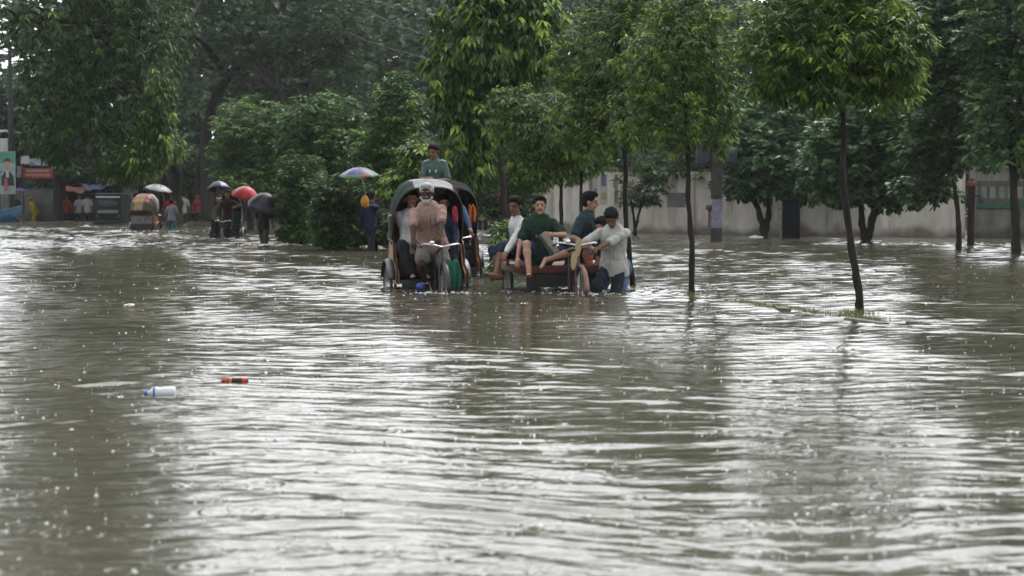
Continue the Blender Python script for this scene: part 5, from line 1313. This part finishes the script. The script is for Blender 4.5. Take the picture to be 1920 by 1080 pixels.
umbrella('large black umbrella hiding the wading person right of the red umbrella', at(502, 364, 54.2), .50, [mat('umb_black', (0.0136, 0.0161, 0.0211), .4, .1, 5)], axis=(.30, -.45, 1), hand=hU, depth=.50)
# median: blue umbrella man with a cart
pC = gw(700, 470)
RK5 = rickshaw('dark rickshaw facing away on the median side under the rainbow-edged umbrella', (pC.x + .40, pC.y + 3.5), 205, hood=None, hm=[MATS['hood_black']] * 3, dark=True, panel=MATS['body_black'])
hV = at(690, 385, 47.6)
person('person in dark navy with a yellow bag under the blue and green umbrella', Vector((pC.x - .05, pC.y - .2, .62)), yaw=150, lean=4, H=1.72, hands=(None, hV), shirt=cloth('shirt_ink', (0.0112, 0.0136, 0.0372)), sleeve='long', pants=TD, near=False,
       feet=(Vector((pC.x + .05, pC.y - .2, -DEPTH + .07)), Vector((pC.x - .15, pC.y - .2, -DEPTH + .07))))
mb = MB(); mb.ell((0, 0, 0), (.10, .08, .145)); mb.tube([(0, 0, .13), (.03, 0, .24)], .012, 6); o = mb.build('bag', mat('bag_yellow', (0.372, 0.186, 0.0124), .5, .15, 8), origin=(0, 0, 0)); o.location = at(684, 378, 47.2); tag(o, 'bright yellow bag beside the navy figure under the blue umbrella', 'bag')
umbrella('blue and violet umbrella with a green and pink rim above the navy figure', at(673, 314, 47.4), .50, [mat('umb_blue', (0.0434, 0.0521, 0.182), .45, .1, 5), mat('umb_paleblue', (0.174, 0.195, 0.26), .45, .1, 5), mat('umb_green', (0.0651, 0.209, 0.0521), .45, .1, 5), mat('umb_pink', (0.239, 0.0868, 0.0952), .45, .1, 5), mat('umb_indigo', (0.0248, 0.031, 0.062), .45, .1, 5)],
         axis=(-.02, -.10, 1), hand=hV, depth=.26, pick=lambda k, u: (2 if k % 3 else 3) if u > .72 and k not in (3, 4) else (1 if k == 4 else (4 if k in (6, 7) else 0)))
# red rickshaw far behind the seated men
pD = gw(945, 432)
RKR = [mat('hood_scarlet', (0.186, 0.0124, 0.0124), .5, .2, 6)] * 3
rickshaw('small red hooded rickshaw far behind, between the two near vehicles', (pD.x, pD.y), 8, hm=RKR, panel=mat('panel_redorange', (0.217, 0.0372, 0.0186), .5, .3, 8), dark=True)
stander('distant person in white standing left of the small red rickshaw', 905, 431, yaw=0, shirt=WHT, H=1.6)

# ---------------------------------------------------------------- the far left bank: stalls, signs, people
def box_building(name, label, cat, px0, px1, ytop, D, m, depth=4, openings=(), trim=None):
    a, b = at(px0, 413, D), at(px1, 413, D); w_ = b.x - a.x; h = at(px0, ytop, D).z
    root = empty(name, (a.x, D, -DEPTH), 0, label, cat)
    mb = MB()
    # front wall built round the openings
    xs = [0] + sorted([q for o_ in openings for q in (o_[0] * w_, o_[1] * w_)]) + [w_]
    ops = sorted(openings)
    cur = 0
    for (u0, u1, z0, z1) in ops:
        if u0 * w_ > cur: mb.box(((cur + u0 * w_) / 2, 0, (h + DEPTH) / 2), (u0 * w_ - cur, .2, h + DEPTH))
        if z0 > .01: mb.box(((u0 + u1) / 2 * w_, 0, z0 / 2), ((u1 - u0) * w_, .2, z0))
        mb.box(((u0 + u1) / 2 * w_, 0, (z1 + h + DEPTH) / 2), ((u1 - u0) * w_, .2, h + DEPTH - z1))
        cur = u1 * w_
    if cur < w_: mb.box(((cur + w_) / 2, 0, (h + DEPTH) / 2), (w_ - cur, .2, h + DEPTH))
    mb.box((.1, depth / 2, (h + DEPTH) / 2), (.2, depth - .2, h + DEPTH)); mb.box((w_ - .1, depth / 2, (h + DEPTH) / 2), (.2, depth - .2, h + DEPTH)); mb.box((w_ / 2, depth, (h + DEPTH) / 2), (w_, .2, h + DEPTH))
    mb.build('wall', m, root, smooth=False)
    mb = MB(); mb.box((w_ / 2, depth / 2, h + DEPTH + .06), (w_ + .4, depth + .5, .12), bev=.02); mb.build('roof', trim or mat('roof_sheet', (0.0434, 0.0434, 0.0434), .6, .4, 3), root)
    for (u0, u1, z0, z1) in ops:
        mb = MB(); x0, x1 = u0 * w_, u1 * w_
        for (cx, cz, sx, sz) in (((x0 + x1) / 2, z1 - .03, x1 - x0, .06), (x0 + .03, (z0 + z1) / 2, .06, z1 - z0 - .12), (x1 - .03, (z0 + z1) / 2, .06, z1 - z0 - .12)): mb.box((cx, -.11, cz), (sx, .05, sz))
        mb.build('door_frame', mat('frame_wood', (0.0496, 0.0372, 0.031), .6), root)
    return root
CONC = mat('bank_concrete', (0.105, 0.105, 0.102), .8, .35, 1.2, .4, 10, col2=(0.174, 0.174, 0.167)); DKW = mat('stall_dark', (0.0186, 0.0186, 0.0198), .8, .4, 2); stains(CONC, (.07, .07, .06))
wall_between('bank_wall', 'grey concrete wall with bills at the far left bank', gw(-260, 413), gw(106, 413), 1.55, CONC, step=4, coping=True)
box_building('stall', 'dark open-fronted stall under the red and blue tarpaulins', 'stall', 112, 236, 338, 106, DKW, openings=((.05, .28, 0, 2.1), (.36, .62, 0, 2.1), (.70, .95, 0, 2.0)))
box_building('shop', 'low dark shop front behind the gold striped rickshaw', 'shop', 240, 345, 330, 108, mat('shop_brown', (0.0341, 0.031, 0.0298), .8, .4, 2), openings=((.10, .35, 0, 2.1), (.55, .85, .9, 2.1)))
box_building('shop', 'dark shop with a pale board behind the beige-shirted walker', 'shop', 348, 470, 326, 110, mat('shop_slate', (0.0248, 0.026, 0.031), .8, .4, 2), openings=((.08, .34, 0, 2.1), (.5, .8, 0, 2.1)))
box_building('shed', 'long dim shed at the foot of the bright green tree', 'shed', 474, 900, 345, 116, mat('shed_green', (0.0186, 0.0223, 0.0186), .8, .4, 1.5), depth=5, openings=((.1, .2, .8, 1.8), (.4, .5, .8, 1.8), (.7, .8, .8, 1.8)))
pz = at(108, 413, 100.5)
mb = MB(); mb.tube([(0, 0, 0), (0, 0, 4), (.05, 0, 8)], [.17, .15, .11], 12); o = mb.build('dark_post', bark2, origin=(0, 0, 0)); o.location = (pz.x, pz.y, -DEPTH); tag(o, 'thick dark post between the grey wall and the tarpaulin stall', 'post')
# lamp pole with a box sign at the far left
pl_ = at(22, 413, 99.6); root = empty('street_lamp', (pl_.x, pl_.y, -DEPTH), 0, 'dark lamp pole with a pale box lamp at the far left edge', 'street lamp')
mb = MB(); mb.tube([(0, 0, 0), (0, 0, 5), (0, 0, 9.2)], [.16, .13, .09], 10); mb.build('pole', mat('pole_dark', (0.0248, 0.026, 0.031), .6), root)
mb = MB(); mb.box((-.32, -.05, 4.15), (.42, .16, .75), bev=.03); mb.build('lamp_box', P_WHITE, root)
mb = MB(); mb.tube([(0, 0, 4.7), (-.2, 0, 4.9), (-.55, -.05, 4.85)], [.05, .05, .09], 8); mb.build('arm', P_WHITE, root)
mb = MB(); mb.box((0, -.15, 3.2), (.5, .1, .12), bev=.01); mb.box((-.05, -.15, 4.15), (.1, .08, .9), bev=.01); mb.build('bracket', MATS['pole_dark'], root)
# billboard with a plain figure
c = at(12, 324, 98); hh = 80 * 98 / FPX; ww = 34 * 98 / FPX
bb = empty('billboard', (c.x, c.y, c.z), 0, 'tall green and white poster board with a suited figure at the left edge', 'billboard')
mb = MB(); mb.box((0, 0, 0), (ww, .06, hh), bev=.01); mb.build('panel', mat('board_pale', (0.211, 0.273, 0.26), .6, .2, 1.5), bb)
mb = MB(); mb.box((0, -.036, hh * .36), (ww * .96, .008, hh * .26)); mb.build('green_field', P_GREEN, bb, smooth=False)
mb = MB(); mb.ell((.06, -.04, hh * .19), (.15, .012, .20)); mb.build('face', P_SKIN, bb)
mb = MB(); mb.ell((.06, -.037, hh * .285), (.16, .010, .12)); mb.build('hair', P_BLK, bb)
mb = MB(); mb.add([(-.22, -.036, -hh * .08), (.06, -.040, hh * .10), (.36, -.036, -hh * .08), (.40, -.036, -hh * .30), (-.26, -.036, -hh * .30)], [(0, 1, 2, 3, 4)]); mb.build('suit', P_BLK, bb, smooth=False)
mb = MB(); mb.box((.06, -.045, -hh * .02), (.14, .01, hh * .18)); mb.build('shirt_front', P_WHITE, bb, smooth=False)
mb = MB(); mb.box((-.02, -.05, -hh * .28), (.16, .01, hh * .30)); mb.build('red_strip', mat('print_pinkred', (0.31, 0.062, 0.0868), .6), bb, smooth=False)
mb = MB(); mb.box((-ww * .35, -.045, -hh * .12), (ww * .22, .01, hh * .1)); mb.box((-ww * .35, -.045, hh * .02), (ww * .22, .01, hh * .06)); mb.build('lettering', P_GREEN, bb, smooth=False)
for s in (1, -1):
    mb = MB(); mb.tube([(s * ww * .4, .06, hh * .4), (s * ww * .4, .06, -c.z - DEPTH)], .04, 6); mb.build('support', MATS['pole_dark'], bb)
# red banner with two white lines
c = at(71, 325, 99); bw_, bh_ = 56 * 99 / FPX, 19 * 99 / FPX
bn = empty('banner', c, 0, 'brick red banner with two rows of white lettering above the grey wall', 'banner')
mb = MB(); mb.box((0, 0, 0), (bw_, .04, bh_), bev=.005); mb.build('panel', mat('banner_red', (0.211, 0.031, 0.0186), .6, .2, 2), bn)
def squiggle(mb, x0, x1, z, h, seed):
    r = random.Random(seed); x = x0
    mb.box(((x0 + x1) / 2, -.024, z + h * .5), (x1 - x0, .006, h * .16))
    while x < x1 - .05:
        w_ = r.uniform(.06, .11); mb.torus((x + w_ / 2, -.024, z + r.uniform(-.1, .12) * h), (0, 1, 0), w_ * .34, .011, 8, 4, arc=(r.uniform(0, 2), r.uniform(4, 6.2))); mb.box((x + w_ * .9, -.024, z + h * .1), (.016, .006, h * .8)); x += w_ * 1.25
mb = MB(); squiggle(mb, -bw_ * .38, bw_ * .38, bh_ * .18, .13, 1); squiggle(mb, -bw_ * .42, bw_ * .42, -bh_ * .24, .13, 2); mb.build('lettering', P_WHITE, bn, smooth=False)
mb = MB(); mb.tube([(-bw_ / 2, .05, bh_), (-bw_ / 2, .05, -c.z - DEPTH)], .04, 6); mb.tube([(bw_ / 2, .05, bh_), (bw_ / 2, .05, -c.z - DEPTH)], .04, 6); mb.build('support', MATS['pole_dark'], bn)
for (px, py, w0, h0, mm, lab) in ((47, 300, .42, .42, P_WHITE, 'small torn white placard left of the pale banner'), (73, 304, .95, .36, mat('cloth_paleblue', (0.248, 0.298, 0.36), .6, .3, 4), 'crumpled pale blue and white banner above the red one'), (100, 309, .22, .40, mat('print_peach', (0.31, 0.223, 0.174), .6), 'narrow peach placard right of the pale blue banner'),
                                  (36, 322, .22, .55, mat('print_mix', (0.186, 0.186, 0.205), .6, .6, 6), 'narrow grey bill between the green billboard and red banner')):
    p = at(px, py, 99.3); o = flat_panel('placard', p, w0, h0, .04, 0, [mm], lab, 'sign')
    q = MB(); q.box((0, .03, -h0 / 2 - .5), (.05, .04, 1.1)); q.build('support', MATS['pole_dark'], o, smooth=False)
for (px, py, w0, h0, mm, lab, gg) in ((101, 368, .30, .38, P_YEL, 'yellow bill pasted on the grey wall by the dark post', 1), (90, 372, .40, .5, P_GREY, 'grey faded bill left of the yellow one on the bank wall', 1), (45, 372, .5, .4, mat('bill_dull', (0.124, 0.13, 0.124), .7, .4, 6), 'dull bill on the grey wall behind the yellow raincoat', 1)):
    p = at(px, py, 101.6); flat_panel('wall_bill', p, w0, h0, .012, 0, [mm], lab, 'poster')
# sheet of papers and small board
o = flat_panel('notice_board', at(244, 358, 104.6), .85, 1.15, .05, 0, [mat('notice_pale', (0.211, 0.211, 0.211), .7, .7, 4)], 'pale patchy notice board above the people behind the dark van', 'sign', parts=[('notice', -.2, .1, .35, .3, P_WHITE), ('notice', .2, -.2, .4, .3, P_WHITE)])
q = MB(); q.tube([(0, .06, -.4), (0, .06, -2.0)], .04, 6); q.build('support', MATS['pole_dark'], o)
o = flat_panel('small_sign', at(272, 348, 104), .18, .38, .04, 0, [P_WHITE], 'small white upright sign left of the flat white umbrella', 'sign')
q = MB(); q.tube([(0, .05, 0), (0, .05, -2.3)], .03, 6); q.build('support', MATS['pole_dark'], o)
o = flat_panel('small_sign', at(340, 347, 107.7), .28, .24, .04, 0, [P_GREY], 'small grey square sign on the dark shop front', 'sign')
# tarpaulins
def tarp(label, pts, m, D=103):
    P_ = [at(*p, D + e) for p, e in zip(pts, (0, 0, 2.5, 2.5))]
    mb = MB(); n = 12; vs = []
    for j in range(n + 1):
        v = j / n
        for i in range(n + 1):
            u = i / n; p = P_[0].lerp(P_[1], u).lerp(P_[3].lerp(P_[2], u), v)
            vs.append(p - Vector((0, 0, .12 * math.sin(math.pi * u) + .05 * math.sin(u * 14) * (1 - v))))
    mb.add(vs, [(j * (n + 1) + i, j * (n + 1) + i + 1, (j + 1) * (n + 1) + i + 1, (j + 1) * (n + 1) + i) for j in range(n) for i in range(n)])
    root = empty('awning', P_[0], 0, label, 'awning')
    o = mb.build('sheet', m, root, world=True); s = o.modifiers.new('t', 'SOLIDIFY'); s.thickness = .02
    for p in (P_[0], P_[1]):
        q = MB(); q.tube([p, Vector((p.x, p.y, -DEPTH))], .04, 6); q.build('support', MATS['pole_dark'], root, world=True)
tarp('orange-red tarpaulin awning over the leftmost dark stall', [(122, 356), (172, 360), (168, 346), (124, 348)], mat('tarp_orange', (0.211, 0.0372, 0.0186), .5, .25, 3))
tarp('deep blue tarpaulin awning right of the orange-red one', [(160, 357), (212, 346), (214, 340), (152, 344)], mat('tarp_blue', (0.0186, 0.031, 0.124), .5, .3, 3))
# people of the bank
stander('person in a red-orange shirt standing under the orange awning', 125, 413.5, yaw=10, H=1.6, shirt=cloth('shirt_vermilion', (0.248, 0.031, 0.0186)))
stander('person in a white shirt and dark trousers, left of a pair by the stall', 149, 414, yaw=20, H=1.62, shirt=cloth('shirt_white_shaded', (.22, .22, .23)))  # white cloth darkened: shade under the canopy is put into its colour
stander('person in a pale striped shirt, right of a pair by the stall', 164, 414.5, yaw=-160, H=1.66, shirt=cloth('shirt_stripe_shaded', (.20, .20, .21)), stride=.2)  # pale cloth colour lowered as well to carry the canopy's shade
stander('person in a dark blue top standing right of the white-shirted pair', 173, 414, yaw=160, H=1.6, shirt=cloth('shirt_dusk', (0.031, 0.0372, 0.062)))
stander('person with a red top beneath the pale notice board', 240, 415.5, yaw=-10, H=1.55, shirt=cloth('shirt_crimson', (0.174, 0.0186, 0.0248)), pants=BEIGE)
stander('person in steel blue beside the red-topped one near the notice board', 254, 415, yaw=170, H=1.65, shirt=cloth('shirt_steel', (0.0744, 0.0992, 0.161)))
stander('person in a yellow raincoat behind the blue boat at the far left', 66, 413.2, yaw=-60, H=1.5, shirt=cloth('raincoat_yellow', (0.384, 0.285, 0.0186), rough=.4), pants=MATS['raincoat_yellow'], sleeve='long', hair=None, cap=MATS['raincoat_yellow'], lean=20, bulk=1.35)
stander('person with orange headcloth in dark clothes under the purple umbrella', 30, 413.6, yaw=30, H=1.62, shirt=cloth('shirt_murk', (0.031, 0.0186, 0.0248)), cap=mat('cap_orange', (0.372, 0.0868, 0.0186), .7))
umbrella('dull purple umbrella over the orange headcloth at the far left', at(37, 352, 98.5), .42, [mat('umb_purple', (0.062, 0.0496, 0.136), .5)], hand=at(37, 380, 98.5), depth=.3)
stander('person in crimson standing before the dark slate shop', 371, 414.8, yaw=5, H=1.62, shirt=MATS['shirt_crimson'])
stander('person in teal standing right of the crimson one by the slate shop', 386, 415.2, yaw=5, H=1.6, shirt=MATS['shirt_teal_light'])
# blue boat
pb = gw(-22, 417); root = empty('rowing_boat', (pb.x, pb.y, -.05), R(4), 'blue wooden boat cut by the left edge of the view', 'boat')
mb = MB(); vs = []; n = 13
for i in range(n):
    u = i / (n - 1) * 2 - 1; wv_ = .48 * (1 - abs(u) ** 2.6); kz = .28 * abs(u) ** 2.5
    for s, z in ((-1, .55), (-.8, .15), (-.3, -.05), (.3, -.05), (.8, .15), (1, .55)): vs.append((u * 1.55, s * wv_, z + kz))
fs = [(i * 6 + k, i * 6 + k + 1, i * 6 + k + 7, i * 6 + k + 6) for i in range(n - 1) for k in range(5)]
mb.add(vs, fs); o = mb.build('hull', mat('boat_blue', (0.0248, 0.0868, 0.161), .5, .35, 4), root); s = o.modifiers.new('t', 'SOLIDIFY'); s.thickness = .04
for s_ in (1, -1):
    q = MB(); q.tube([(i / 12 * 3.1 - 1.55, s_ * .48 * (1 - abs(i / 6 - 1) ** 2.6), .57 + .28 * abs(i / 6 - 1) ** 2.5) for i in range(13)], .03, 6); q.build('gunwale', mat('boat_rim', (0.0558, 0.136, 0.186), .5), root)
q = MB(); q.box((-.4, 0, .42), (.2, .85, .04), bev=.01); q.box((.5, 0, .42), (.2, .8, .04), bev=.01); q.build('thwart', MATS['cart_wood'], root)
q = MB(); q.tube([(.9, -.3, .7), (1.75, -.55, .05)], .02, 6); q.box((1.85, -.58, -.02), (.3, .03, .12), rot=Matrix.Rotation(R(35), 3, 'Y')); q.build('oar', MATS['cart_wood'], root)
# three-wheeled motor van (green) seen from behind
pv = gw(214, 419); root = empty('auto_rickshaw', (pv.x, pv.y, -DEPTH), R(178), 'dark green three-wheeled motor taxi left of the gold striped rickshaw', 'auto rickshaw')
GV = mat('auto_green', (.006, .016, .013), .85, .3, 6); GL = mat('auto_glass', (0.0186, 0.0217, 0.0248), .1, .2, 4)
prof = [(-1.25, .35), (-1.30, .75), (-1.10, 1.10), (-.80, 1.66), (-.2, 1.76), (.9, 1.74), (1.12, 1.55), (1.18, .9), (1.15, .35)]
vs = []
for s in (-1, 1):
    for (y, z) in prof: vs.append((s * (.62 - .10 * max(0, (z - 1.2))), y, z))
n = len(prof); mb = MB(); mb.add(vs, [tuple(range(n)), tuple(range(2 * n - 1, n - 1, -1))] + [(i, (i + 1) % n, n + (i + 1) % n, n + i) for i in range(n)]); mb.build('body', GV, root, smooth=False)
mb = MB(); mb.box((0, .1, 1.77), (1.2, 1.9, .06), bev=.02); mb.build('canopy', mat('auto_roof', (0.062, 0.0682, 0.0682), .5), root)
for (y_, nm) in ((1.175, 'rear_window'), (-1.0, 'windscreen')):
    mb = MB(); mb.box((0, y_ if y_ > 0 else -.98, 1.30), (.86, .03, .34), rot=Matrix.Rotation(R(0 if y_ > 0 else -28), 3, 'X'), bev=.01); mb.build(nm, GL, root)
mb = MB(); mb.box((0, 1.19, 1.62), (1.1, .03, .07), bev=.01); mb.build('rear_trim', P_WHITE, root)
mb = MB(); mb.box((0, 1.20, .95), (.95, .03, .14), bev=.01); mb.build('number_board', P_GREY, root)
mb = MB(); mb.box((0, 1.24, .5), (1.25, .08, .10), bev=.02); mb.build('bumper', mat('bumper_black', (0.0124, 0.0124, 0.0124), .5), root)
for s in (-1, 1):
    mb = MB(); mb.box((s * .50, 1.19, .76), (.12, .04, .10), bev=.01); mb.build('tail_lamp', mat('lens_red', (0.155, 0.0124, 0.0124), .3), root)
for c_ in ((.54, .75, .22), (-.54, .75, .22), (0, -1.05, .22)):
    mb = MB(); mb.torus(c_, (1, 0, 0), .16, .055, 24, 8); w_ = mb.build('wheel', TYRE, root); mb = MB(); mb.tube([(c_[0] - .03, c_[1], c_[2]), (c_[0] + .03, c_[1], c_[2])], .12, 16); mb.build('rim', RIMM, w_)

# ---------------------------------------------------------------- the rainy air
def haze():
    m = bpy.data.materials.new('haze'); m.use_nodes = True; t = m.node_tree
    for n in list(t.nodes):
        if n.type == 'BSDF_PRINCIPLED': t.nodes.remove(n)
    v = t.nodes.new('ShaderNodeVolumePrincipled'); v.inputs['Color'].default_value = (.86, .90, .94, 1); v.inputs['Density'].default_value = HAZE_D; v.inputs['Anisotropy'].default_value = .3
    t.links.new(v.outputs[0], t.nodes['Material Output'].inputs['Volume'])
    mb = MB(); mb.box((0, 720, 14.35), (1900, 1600, 31.3)); o = mb.build('haze', m, smooth=False); tag(o, kind='stuff')
HAZE_D = 0.00020
haze()
